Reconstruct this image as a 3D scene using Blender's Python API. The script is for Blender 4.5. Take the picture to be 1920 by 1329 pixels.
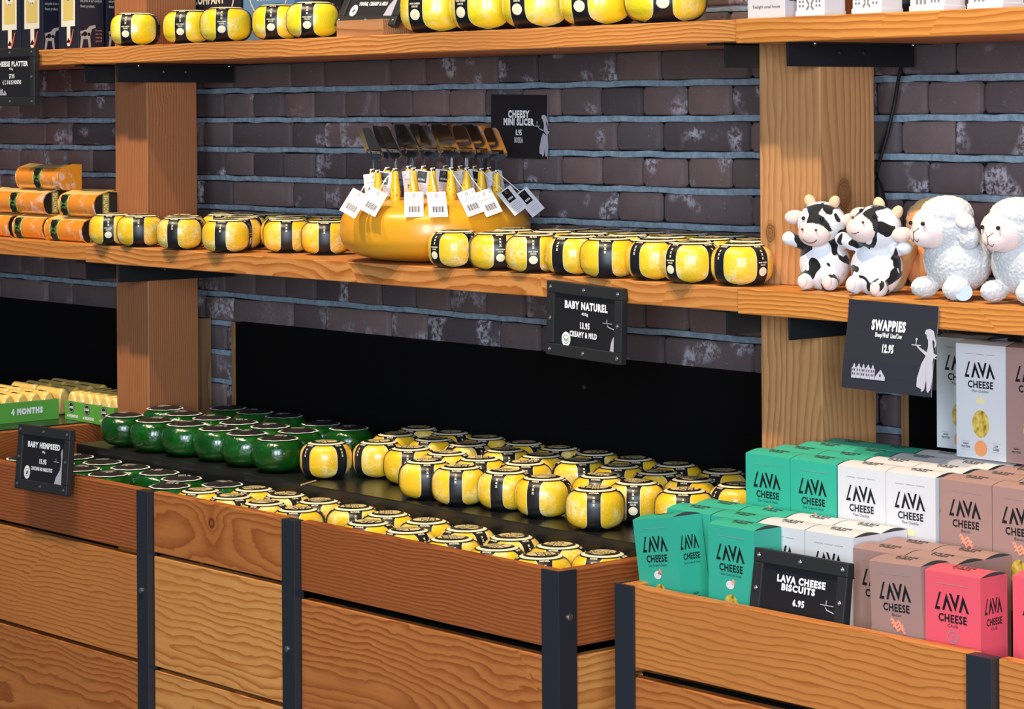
import bpy, bmesh, math, random
import numpy as np
from mathutils import Vector, Matrix, noise
random.seed(7)
S = bpy.context.scene
for o in list(bpy.data.objects): bpy.data.objects.remove(o)
COL = S.collection
# ------------------------------------------------------------------ camera
FPX, YAW, ROLL, PX, PY = 4865.0, math.radians(40.5), 0.007, 960.0, 207.0
CAM = np.array([3.0878, -3.09, 0.0])
Fv = np.array([-math.cos(YAW), math.sin(YAW), 0]); Rv = np.array([math.sin(YAW), math.cos(YAW), 0]); Uv = np.array([0, 0, 1.0])
cR, sR = math.cos(ROLL), math.sin(ROLL)
rx, ux = Rv*cR - Uv*sR, Rv*sR + Uv*cR
cd = bpy.data.cameras.new('camera'); cam = bpy.data.objects.new('camera', cd); COL.objects.link(cam)
cd.sensor_width = 36.0; cd.lens = FPX/1920*36; cd.shift_y = (PY-664.5)/1920; cd.clip_start = .1; cd.clip_end = 60
M = Matrix.Identity(4)
for i in range(3):
    M[i][0] = rx[i]; M[i][1] = ux[i]; M[i][2] = -Fv[i]; M[i][3] = CAM[i]
cam.matrix_world = M; S.camera = cam
def at(u, v, x=None, y=None, z=None):
    """world point seen at photo pixel (u, v) on a real plane x=, y= or z="""
    d = Fv*FPX + rx*(u-PX) - ux*(v-PY)
    t = (x-CAM[0])/d[0] if x is not None else (y-CAM[1])/d[1] if y is not None else (z-CAM[2])/d[2]
    return Vector(CAM + d*t)
# ------------------------------------------------------------------ world, lights, exposure
S.view_settings.view_transform = 'Standard'; S.view_settings.look = 'None'; S.view_settings.gamma = 1
S.view_settings.exposure = 0.14
w = bpy.data.worlds.new('world'); S.world = w; w.use_nodes = True
bg = w.node_tree.nodes['Background']; bg.inputs[0].default_value = (.62, .76, 1, 1); bg.inputs[1].default_value = .11
def area(name, loc, target, sx, sy, power, col):
    l = bpy.data.lights.new(name, 'AREA'); l.shape = 'RECTANGLE'; l.size = sx; l.size_y = sy; l.energy = power; l.color = col
    o = bpy.data.objects.new(name, l); COL.objects.link(o); o.location = loc
    o.rotation_euler = (Vector(target)-Vector(loc)).to_track_quat('-Z', 'Y').to_euler(); return o
def spot(name, loc, target, power, col, ang=62, blend=.6, rad=.035):
    l = bpy.data.lights.new(name, 'SPOT'); l.energy = power; l.color = col; l.spot_size = math.radians(ang); l.spot_blend = blend; l.shadow_soft_size = rad
    o = bpy.data.objects.new(name, l); COL.objects.link(o); o.location = loc
    o.rotation_euler = (Vector(target)-Vector(loc)).to_track_quat('-Z', 'Y').to_euler(); return o
# daylight through the shop's two front windows, behind and right of the viewer
area('window_daylight', (3.6, -5.2, .55), (-.4, 0, -.35), 1.15, 2.3, 215, (.76, .88, 1))
area('window_daylight', (5.3, -4.2, .55), (-.4, 0, -.35), 1.15, 2.3, 215, (.76, .88, 1))
# warm ceiling track spots over the front of the shelves
for sx in (-3.1, -2.3, -1.5, -.7, .1, .9, 1.6):
    spot('track_spot', (sx, -1.10, 2.05), (sx, -.06, -.30), 205, (1, .79, .53), 46, .9, .045)
# ------------------------------------------------------------------ helpers
class MB:
    def __init__(s): s.v = []; s.f = []; s.m = []
    def face(s, pts, mi=0):
        n = len(s.v); s.v += [tuple(p) for p in pts]; s.f.append(tuple(range(n, n+len(pts)))); s.m.append(mi)
    def box(s, lo, hi, mi=0):
        (a, b, c), (d, e, f) = lo, hi; n = len(s.v)
        s.v += [(a,b,c),(d,b,c),(d,e,c),(a,e,c),(a,b,f),(d,b,f),(d,e,f),(a,e,f)]
        for q in ((0,3,2,1),(4,5,6,7),(0,1,5,4),(1,2,6,5),(2,3,7,6),(3,0,4,7)):
            s.f.append(tuple(n+i for i in q)); s.m.append(mi)
        return s
    def prism(s, pts, y0, y1, mi=0, mside=None):
        """polygon given in (x, z), extruded from y0 (front) to y1"""
        n = len(s.v); k = len(pts)
        s.v += [(x, y0, z) for x, z in pts] + [(x, y1, z) for x, z in pts]
        s.f.append(tuple(range(n, n+k))); s.m.append(mi)
        s.f.append(tuple(range(n+2*k-1, n+k-1, -1))); s.m.append(mi)
        for i in range(k):
            j = (i+1) % k; s.f.append((n+j, n+i, n+k+i, n+k+j)); s.m.append(mi if mside is None else mside)
        return s
    def lathe(s, prof, seg=32, mi=0, c=(0, 0, 0)):
        n = len(s.v); k = len(prof)
        for r, z in prof:
            for i in range(seg):
                a = 2*math.pi*i/seg; s.v.append((c[0]+r*math.cos(a), c[1]+r*math.sin(a), c[2]+z))
        for j in range(k-1):
            for i in range(seg):
                q = (i+1) % seg; s.f.append((n+j*seg+i, n+j*seg+q, n+(j+1)*seg+q, n+(j+1)*seg+i)); s.m.append(mi)
        if prof[0][0] > 1e-6: s.f.append(tuple(n+i for i in range(seg-1, -1, -1))); s.m.append(mi)
        if prof[-1][0] > 1e-6: s.f.append(tuple(n+(k-1)*seg+i for i in range(seg))); s.m.append(mi)
        return s
    def tube(s, pts, r, seg=8, mi=0):
        pts = [Vector(p) for p in pts]; n = len(s.v); k = len(pts)
        rr = r if isinstance(r, (list, tuple)) else [r]*k
        for i, p in enumerate(pts):
            d = (pts[min(i+1, k-1)]-pts[max(i-1, 0)]).normalized()
            a = d.cross(Vector((0, 0, 1)));  a = d.cross(Vector((1, 0, 0))) if a.length < .05 else a
            a.normalize(); b = d.cross(a)
            for q in range(seg):
                t = 2*math.pi*q/seg; s.v.append(tuple(p+a*math.cos(t)*rr[i]+b*math.sin(t)*rr[i]))
        for i in range(k-1):
            for q in range(seg):
                q2 = (q+1) % seg; s.f.append((n+i*seg+q, n+(i+1)*seg+q, n+(i+1)*seg+q2, n+i*seg+q2)); s.m.append(mi)
        s.f.append(tuple(n+q for q in range(seg))); s.m.append(mi)
        s.f.append(tuple(n+(k-1)*seg+q for q in range(seg-1, -1, -1))); s.m.append(mi)
        return s
    def ball(s, c, r, rot=None, mi=0, nu=20, nv=12):
        r = (r, r, r) if not isinstance(r, (tuple, list)) else r
        n = len(s.v); Rm = rot or Matrix.Identity(3); c = Vector(c)
        for j in range(nv+1):
            t = math.pi*j/nv
            for i in range(nu):
                a = 2*math.pi*i/nu
                s.v.append(tuple(c+Rm @ Vector((r[0]*math.sin(t)*math.cos(a), r[1]*math.sin(t)*math.sin(a), r[2]*math.cos(t)))))
        for j in range(nv):
            for i in range(nu):
                q = (i+1) % nu; s.f.append((n+j*nu+i, n+(j+1)*nu+i, n+(j+1)*nu+q, n+j*nu+q)); s.m.append(mi)
        return s
    def add(s, o, fn=None, mi=None):
        n = len(s.v)
        s.v += [tuple(fn(Vector(p))) if fn else p for p in o.v]
        s.f += [tuple(n+i for i in f) for f in o.f]; s.m += [m if mi is None else mi for m in o.m]
        return s
    def build(s, name, mats, parent=None, smooth=False, bevel=0, loc=None, rot=None, ang=40):
        me = bpy.data.meshes.new(name); me.from_pydata([tuple(p) for p in s.v], [], s.f)
        mats = mats if isinstance(mats, (list, tuple)) else [mats]
        for m in mats: me.materials.append(m)
        me.polygons.foreach_set('material_index', s.m)
        bm = bmesh.new(); bm.from_mesh(me); bmesh.ops.remove_doubles(bm, verts=bm.verts, dist=1e-6); bm.to_mesh(me); bm.free()
        if smooth:
            me.polygons.foreach_set('use_smooth', [True]*len(me.polygons)); me.set_sharp_from_angle(angle=math.radians(ang))
        me.update(); o = bpy.data.objects.new(name, me); COL.objects.link(o)
        if parent: o.parent = parent
        if loc is not None: o.location = loc
        if rot is not None: o.rotation_euler = rot
        if bevel:
            b = o.modifiers.new('bevel', 'BEVEL'); b.width = bevel; b.segments = 2; b.limit_method = 'ANGLE'; b.angle_limit = math.radians(40)
        return o
def tag(o, label=None, cat=None, group=None, kind=None):
    if label: o['label'] = label
    if cat: o['category'] = cat
    if group: o['group'] = group
    if kind: o['kind'] = kind
    return o
def empty(name, loc=(0, 0, 0), rz=0, label=None, cat=None, group=None):
    o = bpy.data.objects.new(name, None); COL.objects.link(o); o.empty_display_size = .02
    o.location = loc; o.rotation_euler = (0, 0, rz); return tag(o, label, cat, group)
def kids(o): return [c for c in bpy.data.objects if c.parent == o]
def snapshot(root):
    return (root, [(c, [g for g in kids(c)]) for c in kids(root)])
def dup(snap, loc, rz=0, label=None, group=None, rot=None):
    root, ch = snap
    r = root.copy(); COL.objects.link(r); r.location = loc; r.rotation_euler = rot or (0, 0, rz)
    if label: r['label'] = label
    if group: r['group'] = group
    for c, gs in ch:
        n = c.copy(); COL.objects.link(n); n.parent = r
        for g in gs:
            m = g.copy(); COL.objects.link(m); m.parent = n
    return r
ORD = ['first','second','third','fourth','fifth','sixth','seventh','eighth','ninth','tenth','eleventh','twelfth','thirteenth','fourteenth','fifteenth','sixteenth']
# ------------------------------------------------------------------ lettering
_tc = {}
def glyphs(s, weight=0.0):
    key = (s, weight)
    if key not in _tc:
        c = bpy.data.curves.new('t', 'FONT'); c.body = s; c.size = 1; c.offset = weight; c.resolution_u = 2; c.space_character = 1+weight*3.2
        o = bpy.data.objects.new('t', c); me = o.to_mesh()
        vs = [(v.co.x, v.co.y) for v in me.vertices]; fs = [tuple(p.vertices) for p in me.polygons]
        o.to_mesh_clear(); bpy.data.objects.remove(o); bpy.data.curves.remove(c)
        _tc[key] = (vs, fs)
    return _tc[key]
def text(mb, s, x, z, h, w=None, weight=.025, mi=0, y=-.0004, skew=0, align='c'):
    """flat lettering in the local XZ plane: cap height h, fitted to width w, centred on x, baseline z"""
    vs, fs = glyphs(s, weight)
    x0 = min(v[0] for v in vs); x1 = max(v[0] for v in vs)
    k = h/.69; kx = w/(x1-x0) if w else k
    ox = {'c': x-kx*(x0+x1)/2, 'l': x-kx*x0, 'r': x-kx*x1}[align]
    n = len(mb.v); mb.v += [(ox+kx*a+skew*k*b, y, z+k*b) for a, b in vs]
    mb.f += [tuple(n+i for i in f) for f in fs]; mb.m += [mi]*len(fs)
def disc(mb, x, z, r, y=-.0004, mi=0, n=28, rz=None):
    mb.face([(x+r*math.cos(2*math.pi*i/n), y, z+(rz or r)*math.sin(2*math.pi*i/n)) for i in range(n)], mi)
def ring(mb, x, z, r0, r1, y=-.0004, mi=0, n=32, k=1.0):
    for i in range(n):
        a, b = 2*math.pi*i/n, 2*math.pi*(i+1)/n
        mb.face([(x+r*math.cos(t), y, z+k*r*math.sin(t)) for r, t in ((r0,a),(r1,a),(r1,b),(r0,b))], mi)
def rect(mb, x0, z0, x1, z1, y=-.0004, mi=0): mb.face([(x0,y,z0),(x1,y,z0),(x1,y,z1),(x0,y,z1)], mi)
def poly(mb, pts, y=-.0004, mi=0, sx=1, sz=1, ox=0, oz=0): mb.face([(ox+sx*a, y, oz+sz*b) for a, b in pts], mi)
def lava(mb, x, z, w, h, y=-.0004, mi=0):
    """angular four-letter wordmark, (x, z) lower left, w wide, h high"""
    P = lambda *pts: poly(mb, pts, y, mi, w, h, x, z)
    P((0,0),(.066,.17),(.184,1),(.131,1)); P((0,0),(.156,0),(.150,.17),(.066,.17))
    for q in (0, .472): P((.213+q,0),(.279+q,0),(.344+q,.50),(.328+q,1)); P((.328+q,1),(.344+q,.50),(.434+q,0),(.502+q,0))
    P((.410,1),(.475,1),(.582,.46),(.592,0)); P((.592,0),(.582,.46),(.650,1),(.713,1))
# ------------------------------------------------------------------ materials
def mat(name, col, rough=.5, metal=0, coat=0, sss=0, spec=.5):
    m = bpy.data.materials.new(name); m.use_nodes = True; b = m.node_tree.nodes['Principled BSDF']
    b.inputs['Base Color'].default_value = (*col, 1); b.inputs['Roughness'].default_value = rough; b.inputs['Metallic'].default_value = metal
    b.inputs['Coat Weight'].default_value = coat; b.inputs['Coat Roughness'].default_value = .12; b.inputs['Specular IOR Level'].default_value = spec
    if sss: b.inputs['Subsurface Weight'].default_value = sss; b.inputs['Subsurface Radius'].default_value = (.012, .006, .002); b.inputs['Subsurface Scale'].default_value = .6
    return m
class NT:
    def __init__(s, m): s.t = m.node_tree; s.b = s.t.nodes['Principled BSDF']
    def n(s, typ, **kw):
        x = s.t.nodes.new(typ)
        for k, v in kw.items():
            if k.startswith('i_'):
                kk = k[2:]; kk = int(kk) if kk.isdigit() else kk.replace('_', ' '); x.inputs[kk].default_value = v
            else: setattr(x, k, v)
        return x
    def l(s, a, b, o=0, i=0):
        s.t.links.new(a.outputs[o] if not isinstance(a, bpy.types.NodeSocket) else a, b.inputs[i] if not isinstance(b, bpy.types.NodeSocket) else b)
    def math(s, op, a, b=None, c=None):
        x = s.n('ShaderNodeMath', operation=op)
        for i, q in enumerate((a, b, c)):
            if q is None: continue
            if isinstance(q, (int, float)): x.inputs[i].default_value = q
            else: s.l(q, x, 0, i)
        return x.outputs[0]
    def ramp(s, fac, stops, interp='LINEAR'):
        x = s.n('ShaderNodeValToRGB'); e = x.color_ramp; e.interpolation = interp
        while len(e.elements) < len(stops): e.elements.new(.5)
        for el, (p, c) in zip(e.elements, stops): el.position = p; el.color = (*c, 1) if len(c) == 3 else c
        s.l(fac, x, 0, 0); return x.outputs[0]
    def mix(s, fac, a, b, bt='MIX'):
        x = s.n('ShaderNodeMix', data_type='RGBA', blend_type=bt)
        for i, q in ((0, fac), (6, a), (7, b)):
            if isinstance(q, (int, float)): x.inputs[i].default_value = q
            elif isinstance(q, tuple): x.inputs[i].default_value = (*q, 1)
            else: s.l(q, x, 0, i)
        return x.outputs[2]
    def bump(s, h, strength=.3, dist=.002):
        x = s.n('ShaderNodeBump'); x.inputs['Strength'].default_value = strength; x.inputs['Distance'].default_value = dist
        s.l(h, x, 0, 'Height'); s.l(x, s.b, 0, 'Normal')
_wc = {}
def wood(light, dark, freq=60, amp=.02, rough=.48, pith=.06, knots=.5, sharp=.5, pz0=0.0, spots=()):
    """sawn softwood, long axis = local X; growth rings around a wandering pith, fibres and a few knots"""
    key = (light, dark, freq, amp, rough, pith, knots, sharp, pz0, spots)
    if key in _wc: return _wc[key]
    m = mat('wood', light, rough, spec=.35); t = NT(m)
    tc = t.n('ShaderNodeTexCoord'); oi = t.n('ShaderNodeObjectInfo')
    sd = t.n('ShaderNodeVectorMath', operation='SCALE'); sd.inputs[0].default_value = (37.3, 11.7, 23.1); t.l(oi, sd, 'Random', 'Scale')
    ad = t.n('ShaderNodeVectorMath', operation='ADD'); t.l(tc, ad, 'Object', 0); t.l(sd, ad, 0, 1)
    st = t.n('ShaderNodeMapping'); st.inputs['Scale'].default_value = (1.0, 3.0, 3.0); t.l(ad, st)
    n1 = t.n('ShaderNodeTexNoise', i_Scale=1.7, i_Detail=1.0, i_Roughness=.4); t.l(st, n1)
    n2 = t.n('ShaderNodeTexNoise', i_Scale=7.0, i_Detail=3.0, i_Roughness=.5); t.l(st, n2)
    n3 = t.n('ShaderNodeTexNoise', i_Scale=40.0, i_Detail=2.0); t.l(st, n3)
    sp = t.n('ShaderNodeSeparateXYZ'); t.l(tc, sp, 'Object', 0)
    vo = t.n('ShaderNodeTexVoronoi', i_Scale=4.6); t.l(ad, vo)
    vm = t.n('ShaderNodeSeparateColor'); t.l(vo, vm, 'Color', 0)
    has = t.math('GREATER_THAN', vm.outputs[0], 1-knots*.5)
    kd = t.math('MULTIPLY', vo.outputs['Distance'], 1/4.6)
    kf = t.math('MULTIPLY', t.math('POWER', 2.718, t.math('MULTIPLY', kd, -30)), has)
    r1 = t.math('MULTIPLY', t.math('SUBTRACT', oi.outputs['Random'], .5), .12)
    py = t.math('ADD', sp.outputs[1], t.math('ADD', pith, t.math('MULTIPLY', t.math('SUBTRACT', n1.outputs[0], .5), amp*6)))
    pz = t.math('ADD', t.math('ADD', sp.outputs[2], t.math('ADD', r1, pz0)), t.math('MULTIPLY', t.math('SUBTRACT', n2.outputs[0], .5), amp*1.6))
    rr = t.math('SQRT', t.math('ADD', t.math('MULTIPLY', py, py), t.math('MULTIPLY', pz, pz)))
    rr = t.math('ADD', rr, t.math('ADD', t.math('MULTIPLY', kf, .045), t.math('MULTIPLY', n3.outputs[0], amp*.12)))
    fr = t.math('FRACT', t.math('MULTIPLY', rr, freq))
    mid = tuple(a*.55+b*.45 for a, b in zip(light, dark))
    c = t.ramp(fr, [(0, light), (sharp, light), (sharp+.25, mid), (.92, dark), (1, light)])
    bt = t.n('ShaderNodeTexNoise', i_Scale=2.2, i_Detail=3.0); t.l(st, bt)
    c = t.mix(t.ramp(bt.outputs[0], [(.38, (0,0,0)), (.72, (.55,.55,.55))]), c, mid)
    fm = t.n('ShaderNodeMapping'); fm.inputs['Scale'].default_value = (7, 320, 320); t.l(ad, fm)
    fn = t.n('ShaderNodeTexNoise', i_Scale=1.0, i_Detail=2.0); t.l(fm, fn)
    c = t.mix(t.math('MULTIPLY', fn.outputs[0], .30), c, tuple(x*.65 for x in dark))
    kr = t.math('MULTIPLY', t.ramp(kd, [(.0055, (.35,.35,.35)), (.0085, (1,1,1)), (.012, (0,0,0))]), has)
    c = t.mix(t.math('MULTIPLY', kf, .45), c, dark)
    c = t.mix(kr, c, tuple(x*.22 for x in dark))
    for (kx, ky, kz, kr_) in spots:                     # single large knots
        vd = t.n('ShaderNodeVectorMath', operation='DISTANCE'); vd.inputs[1].default_value = (kx*.62, ky, kz)
        ks = t.n('ShaderNodeMapping'); ks.inputs['Scale'].default_value = (.62, 1, 1); t.l(tc, ks, 'Object', 0); t.l(ks, vd, 0, 0)
        dd = t.math('ADD', vd.outputs['Value'], t.math('MULTIPLY', n3.outputs[0], .006))
        rg = t.math('FRACT', t.math('MULTIPLY', dd, 260))
        c = t.mix(t.ramp(t.math('DIVIDE', dd, kr_), [(.0, (.75,.75,.75)), (.62, (.95,.95,.95)), (.72, (.5,.5,.5)), (.99, (0,0,0))]), c, t.mix(rg, tuple(x*.30 for x in dark), tuple(x*.75 for x in dark)))
    t.l(c, t.b, 0, 'Base Color'); t.bump(fn.outputs[0], .15, .0006)
    _wc[key] = m; return m
W_SHELF = wood((.66,.30,.088), (.36,.10,.014), 175, .010, pith=.03, pz0=.13, sharp=.3)
W_SHELF2 = wood((.66,.285,.068), (.38,.11,.014), 160, .009, pith=.03, pz0=.15, sharp=.3)
W_POST = wood((.56,.29,.125), (.37,.155,.055), 75, .018, pith=.10, knots=.7, sharp=.35, pz0=.08)
W_POST_RED = wood((.43,.175,.072), (.26,.088,.031), 190, .006, pith=.18, sharp=.3, pz0=.16)
W_POST_KNOT = wood((.56,.29,.125), (.37,.155,.055), 75, .018, pith=.10, knots=.3, sharp=.35, pz0=.08, spots=((-.052, -.010, -.07, .030), (-.118, -.0675, .046, .020)))
W_RED = wood((.42,.122,.032), (.20,.048,.012), 150, .011, pith=.04, sharp=.25, pz0=.30)
W_MID = wood((.54,.19,.048), (.28,.070,.014), 85, .026, pith=.05, pz0=.05, sharp=.35)
W_PALE = wood((.74,.345,.098), (.42,.120,.022), 70, .024, pith=.03, sharp=.42)
W_GOLD = wood((.60,.225,.055), (.34,.095,.018), 100, .016, pith=.05, pz0=.14)
W_TRIM = wood((.36,.19,.09), (.22,.10,.04), 60, .004, pz0=.2)
BLACK = mat('black_steel', (.012,.013,.016), .42, spec=.4)
IRON = mat('blued_iron', (.018,.022,.030), .38, spec=.5)
LAMIN = mat('black_laminate', (.008,.008,.009), .30, spec=.5)
PANEL = mat('black_paint', (.0022,.0022,.0024), .8, spec=.08)
ZINC = mat('zinc', (.62,.64,.66), .28, 1)
CREAM = mat('cream_print', (.86,.78,.55), .5)
WHITE = mat('white_print', (.85,.86,.90), .5)
GREYP = mat('lilac_grey_print', (.42,.41,.50), .6)
INK = mat('black_print', (.010,.010,.012), .38, spec=.45)
SIGNB = mat('black_sign_paper', (.009,.009,.012), .5)
SIGNN = mat('navy_sign_paper', (.020,.021,.033), .5)
FRAMEM = mat('dark_sheet_metal', (.030,.031,.033), .45, .35)
def brickmat():
    m = mat('brick', (.05,.04,.04), .85, spec=.2); t = NT(m)
    at_ = t.n('ShaderNodeAttribute', attribute_name='brick_id'); sc = t.n('ShaderNodeSeparateColor'); t.l(at_, sc, 'Color', 0)
    tc = t.n('ShaderNodeTexCoord'); of = t.n('ShaderNodeVectorMath', operation='MULTIPLY_ADD'); t.l(at_, of, 'Color', 0)
    of.inputs[1].default_value = (9, 9, 9); t.l(tc, of, 'Object', 2)
    base = t.ramp(sc.outputs[0], [(0, (.070,.060,.068)), (.35, (.150,.108,.110)), (.7, (.210,.142,.138)), (1, (.105,.088,.098))])
    big = t.n('ShaderNodeTexNoise', i_Scale=24.0, i_Detail=4.0); t.l(of, big)
    base = t.mix(t.math('MULTIPLY', big.outputs[0], .5), base, (.070,.056,.058))
    e1 = t.n('ShaderNodeTexNoise', i_Scale=13.0, i_Detail=1.0); t.l(of, e1)
    e2 = t.n('ShaderNodeTexNoise', i_Scale=95.0, i_Detail=5.0, i_Roughness=.7); t.l(of, e2)
    pm = t.math('MULTIPLY', t.ramp(e1.outputs[0], [(.55, (0,0,0)), (.64, (1,1,1))]), t.ramp(e2.outputs[0], [(.44, (0,0,0)), (.56, (1,1,1))]))
    pm = t.math('MULTIPLY', pm, t.ramp(sc.outputs[1], [(.40, (0,0,0)), (.5, (.85,.85,.85))]))
    sp = t.n('ShaderNodeTexNoise', i_Scale=240.0, i_Detail=2.0); t.l(of, sp)
    pm = t.math('MAXIMUM', pm, t.math('MULTIPLY', t.ramp(sp.outputs[0], [(.70, (0,0,0)), (.76, (1,1,1))]), .4))
    c = t.mix(pm, base, (.46,.44,.52)); t.l(c, t.b, 0, 'Base Color')
    t.bump(t.math('ADD', big.outputs[0], t.math('MULTIPLY', e2.outputs[0], .4)), .5, .003); return m
BRICK = brickmat()
MORTAR = mat('mortar', (.115,.155,.20), .9, spec=.1)
t = NT(MORTAR); _n = t.n('ShaderNodeTexNoise', i_Scale=60.0, i_Detail=5.0); _c = t.n('ShaderNodeTexCoord'); t.l(_c, _n, 'Object', 0)
t.l(t.ramp(_n.outputs[0], [(.3, (.19,.26,.335)), (.7, (.30,.385,.47))]), t.b, 0, 'Base Color'); t.bump(_n.outputs[0], .8, .006)
def waxmat(name, c1, c2, patch, rough, bumpk):
    m = mat(name, c1, rough, coat=.6, sss=.12); t = NT(m); tc = t.n('ShaderNodeTexCoord'); oi = t.n('ShaderNodeObjectInfo')
    sd = t.n('ShaderNodeVectorMath', operation='SCALE'); sd.inputs[0].default_value = (7.3, 3.1, 5.7); t.l(oi, sd, 'Random', 'Scale')
    ad = t.n('ShaderNodeVectorMath', operation='ADD'); t.l(tc, ad, 'Object', 0); t.l(sd, ad, 0, 1)
    a = t.n('ShaderNodeTexNoise', i_Scale=22.0, i_Detail=2.0); t.l(ad, a)
    b = t.n('ShaderNodeTexNoise', i_Scale=110.0, i_Detail=4.0, i_Roughness=.65, i_Distortion=1.2); t.l(ad, b)
    f = t.math('MULTIPLY', t.ramp(a.outputs[0], [(.48, (0,0,0)), (.62, (1,1,1))]), t.ramp(b.outputs[0], [(.42, (0,0,0)), (.60, (1,1,1))]))
    c = t.mix(a.outputs[0], c1, c2); c = t.mix(t.math('MULTIPLY', f, .78), c, patch)  # paler patches paint the wrapping film and its glare into the colour
    t.l(c, t.b, 0, 'Base Color'); t.bump(b.outputs[0], bumpk, .0022); return m
WAX = waxmat('yellow_wax_in_film', (.86,.50,.016), (.94,.64,.028), (.94,.84,.52), .28, .5)
WAXB = waxmat('bright_yellow_wax_in_film', (.90,.66,.015), (.92,.74,.02), (.95,.86,.45), .28, .4)
GREENWAX = waxmat('green_wax_in_film', (.002,.035,.004), (.004,.085,.004), (.01,.12,.02), .05, .42)
BIGWAX = mat('orange_yellow_wax', (.84,.37,.018), .33, coat=.25, sss=.1)
# ================================================================== the setting
YW = .36                                            # brick face
# floor
MB().box((-4.2, -3.0, -1.60), (2.4, YW+.1, -1.55)).build('floor', mat('grey_floor', (.16,.155,.15), .6))['kind'] = 'structure'
def xw(u): return at(u, 250, y=YW).x
wall = MB(); ids = []
wall.box((-4.2, YW+.011, -1.55), (2.4, YW+.12, 1.35), 2); ids += [(0,0,0)]*6  # backing painted near black for the shadow in the upright joints
rj = random.Random(8)
for k in range(-13, 13):                            # bed joints, a little uneven
    z = -.018+.0684*k; X = [-3.75+.04*i for i in range(138)]
    for (xa, xb) in zip(X, X[1:]):
        if xa == X[0]: q0 = (YW+.004, rj.uniform(-.0015, .0015), .0070)
        q1 = (YW+.004+rj.uniform(-.002, .002), rj.uniform(-.0014, .0014), rj.uniform(.0072, .0088))
        n = len(wall.v)
        for x, (yj, dz, hh) in ((xa, q0), (xb, q1)): wall.v.extend([(x, yj+.016, z+dz-hh), (x, yj, z+dz-hh*.7), (x, yj-.0015, z+dz), (x, yj, z+dz+hh*.7), (x, yj+.016, z+dz+hh)])
        for i in range(4): wall.f.append((n+i, n+5+i, n+6+i, n+1+i)); wall.m.append(1); ids.append((0,0,0))
        q0 = q1
ZJ, ZP = -.018, .0684
hx, hp = xw(1127), (xw(1286)-xw(1127))/2
fx, fh, fs = xw(1157), xw(1240)-xw(1157), xw(1407)-xw(1240)
rb = random.Random(3)
def brick(x0, x1, z0, z1):
    j = lambda a: rb.uniform(-a, a)
    x0 += .0044+j(.0018); x1 -= .0044+j(.0018); z0 += .0070+j(.0010); z1 -= .0070+j(.0010)
    c = .004+rb.uniform(0, .004); y0 = YW-rb.uniform(0, .006); d = .004
    n = len(wall.v); cid = (rb.random(), rb.random(), rb.random())
    def loop(e, yy):
        k = c*.9+e*.4
        return [(x0+e+k,yy,z0+e),(x1-e-k,yy,z0+e),(x1-e,yy,z0+e+k),(x1-e,yy,z1-e-k),(x1-e-k,yy,z1-e),(x0+e+k,yy,z1-e),(x0+e,yy,z1-e-k),(x0+e,yy,z0+e+k)]
    L = [loop(0, y0+.034), loop(0, y0+d), loop(d*.35, y0+d*.3), loop(d, y0)]
    for q in L: wall.v.extend([(a+j(.0005), b, e+j(.0005)) for a, b, e in q])
    for k in range(3):
        for i in range(8):
            i2 = (i+1) % 8; wall.f.append((n+k*8+i, n+k*8+i2, n+k*8+8+i2, n+k*8+8+i)); wall.m.append(0); ids.append(cid)
    wall.f.append(tuple(n+24+i for i in range(8))); wall.m.append(0); ids.append(cid)
XA, XB = -3.75, 1.75
for k in range(-13, 12):
    z0, z1 = ZJ+ZP*k, ZJ+ZP*(k+1)
    if k % 2 == 0:
        i = math.floor((XA-hx)/hp); x = hx+i*hp
        while x < XB: brick(x, x+hp, z0, z1); x += hp
    else:
        per = fh+fs; sh = 0 if k % 4 in (1, 3) else per/2
        x = fx+math.floor((XA-fx)/per)*per+sh
        while x < XB: brick(x, x+fh, z0, z1); brick(x+fh, x+per, z0, z1); x += per
me = bpy.data.meshes.new('wall_back'); me.from_pydata(wall.v, [], wall.f); me.materials.append(BRICK); me.materials.append(MORTAR); me.materials.append(mat('painted_joint_shade', (.012,.012,.014), .95, spec=.05))
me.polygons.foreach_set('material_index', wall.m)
ca = me.color_attributes.new('brick_id', 'FLOAT_COLOR', 'CORNER')
for p, cid in zip(me.polygons, ids):
    for li in p.loop_indices: ca.data[li].color = (*cid, 1)
me.polygons.foreach_set('use_smooth', [True]*len(me.polygons)); me.set_sharp_from_angle(angle=math.radians(50))
o = bpy.data.objects.new('wall_back', me); COL.objects.link(o); o['kind'] = 'structure'
# ------------------------------------------------------------------ shelving
YB = .348
def plank(name, x0, x1, y0, y1, z0, z1, m, parent=None, bevel=.0018):
    c = ((x0+x1)/2, (y0+y1)/2, (z0+z1)/2)
    return MB().box((x0-c[0], y0-c[1], z0-c[2]), (x1-c[0], y1-c[1], z1-c[2])).build(name, m, parent, bevel=bevel, loc=c)
ZU0, ZU, ZM0, ZM = .1117, .149, -.338, -.2975       # upper and middle shelf, under side and top
SH = [(-3.5,-2.0275,.006,ZU0+.001,ZU,W_SHELF,'left end plank of the top shelf, below the black platter boxes'),
      (-2.026,.053,0,ZU0,ZU,W_SHELF,'long middle plank of the top shelf, carrying the bright yellow cheeses'),
      (.0545,1.6,-.010,ZU0-.003,ZU,W_SHELF2,'right end plank of the top shelf, carrying the white house models'),
      (-3.5,-2.0275,.006,ZM0+.003,ZM,W_SHELF2,'left end plank of the middle shelf, under the orange cheese packs'),
      (-2.026,.053,0,ZM0,ZM,W_SHELF,'long middle plank of the middle shelf, carrying the big cheese wheel'),
      (.0545,1.6,-.010,ZM0-.002,ZM,W_SHELF2,'right end plank of the middle shelf, under the plush animals')]
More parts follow.
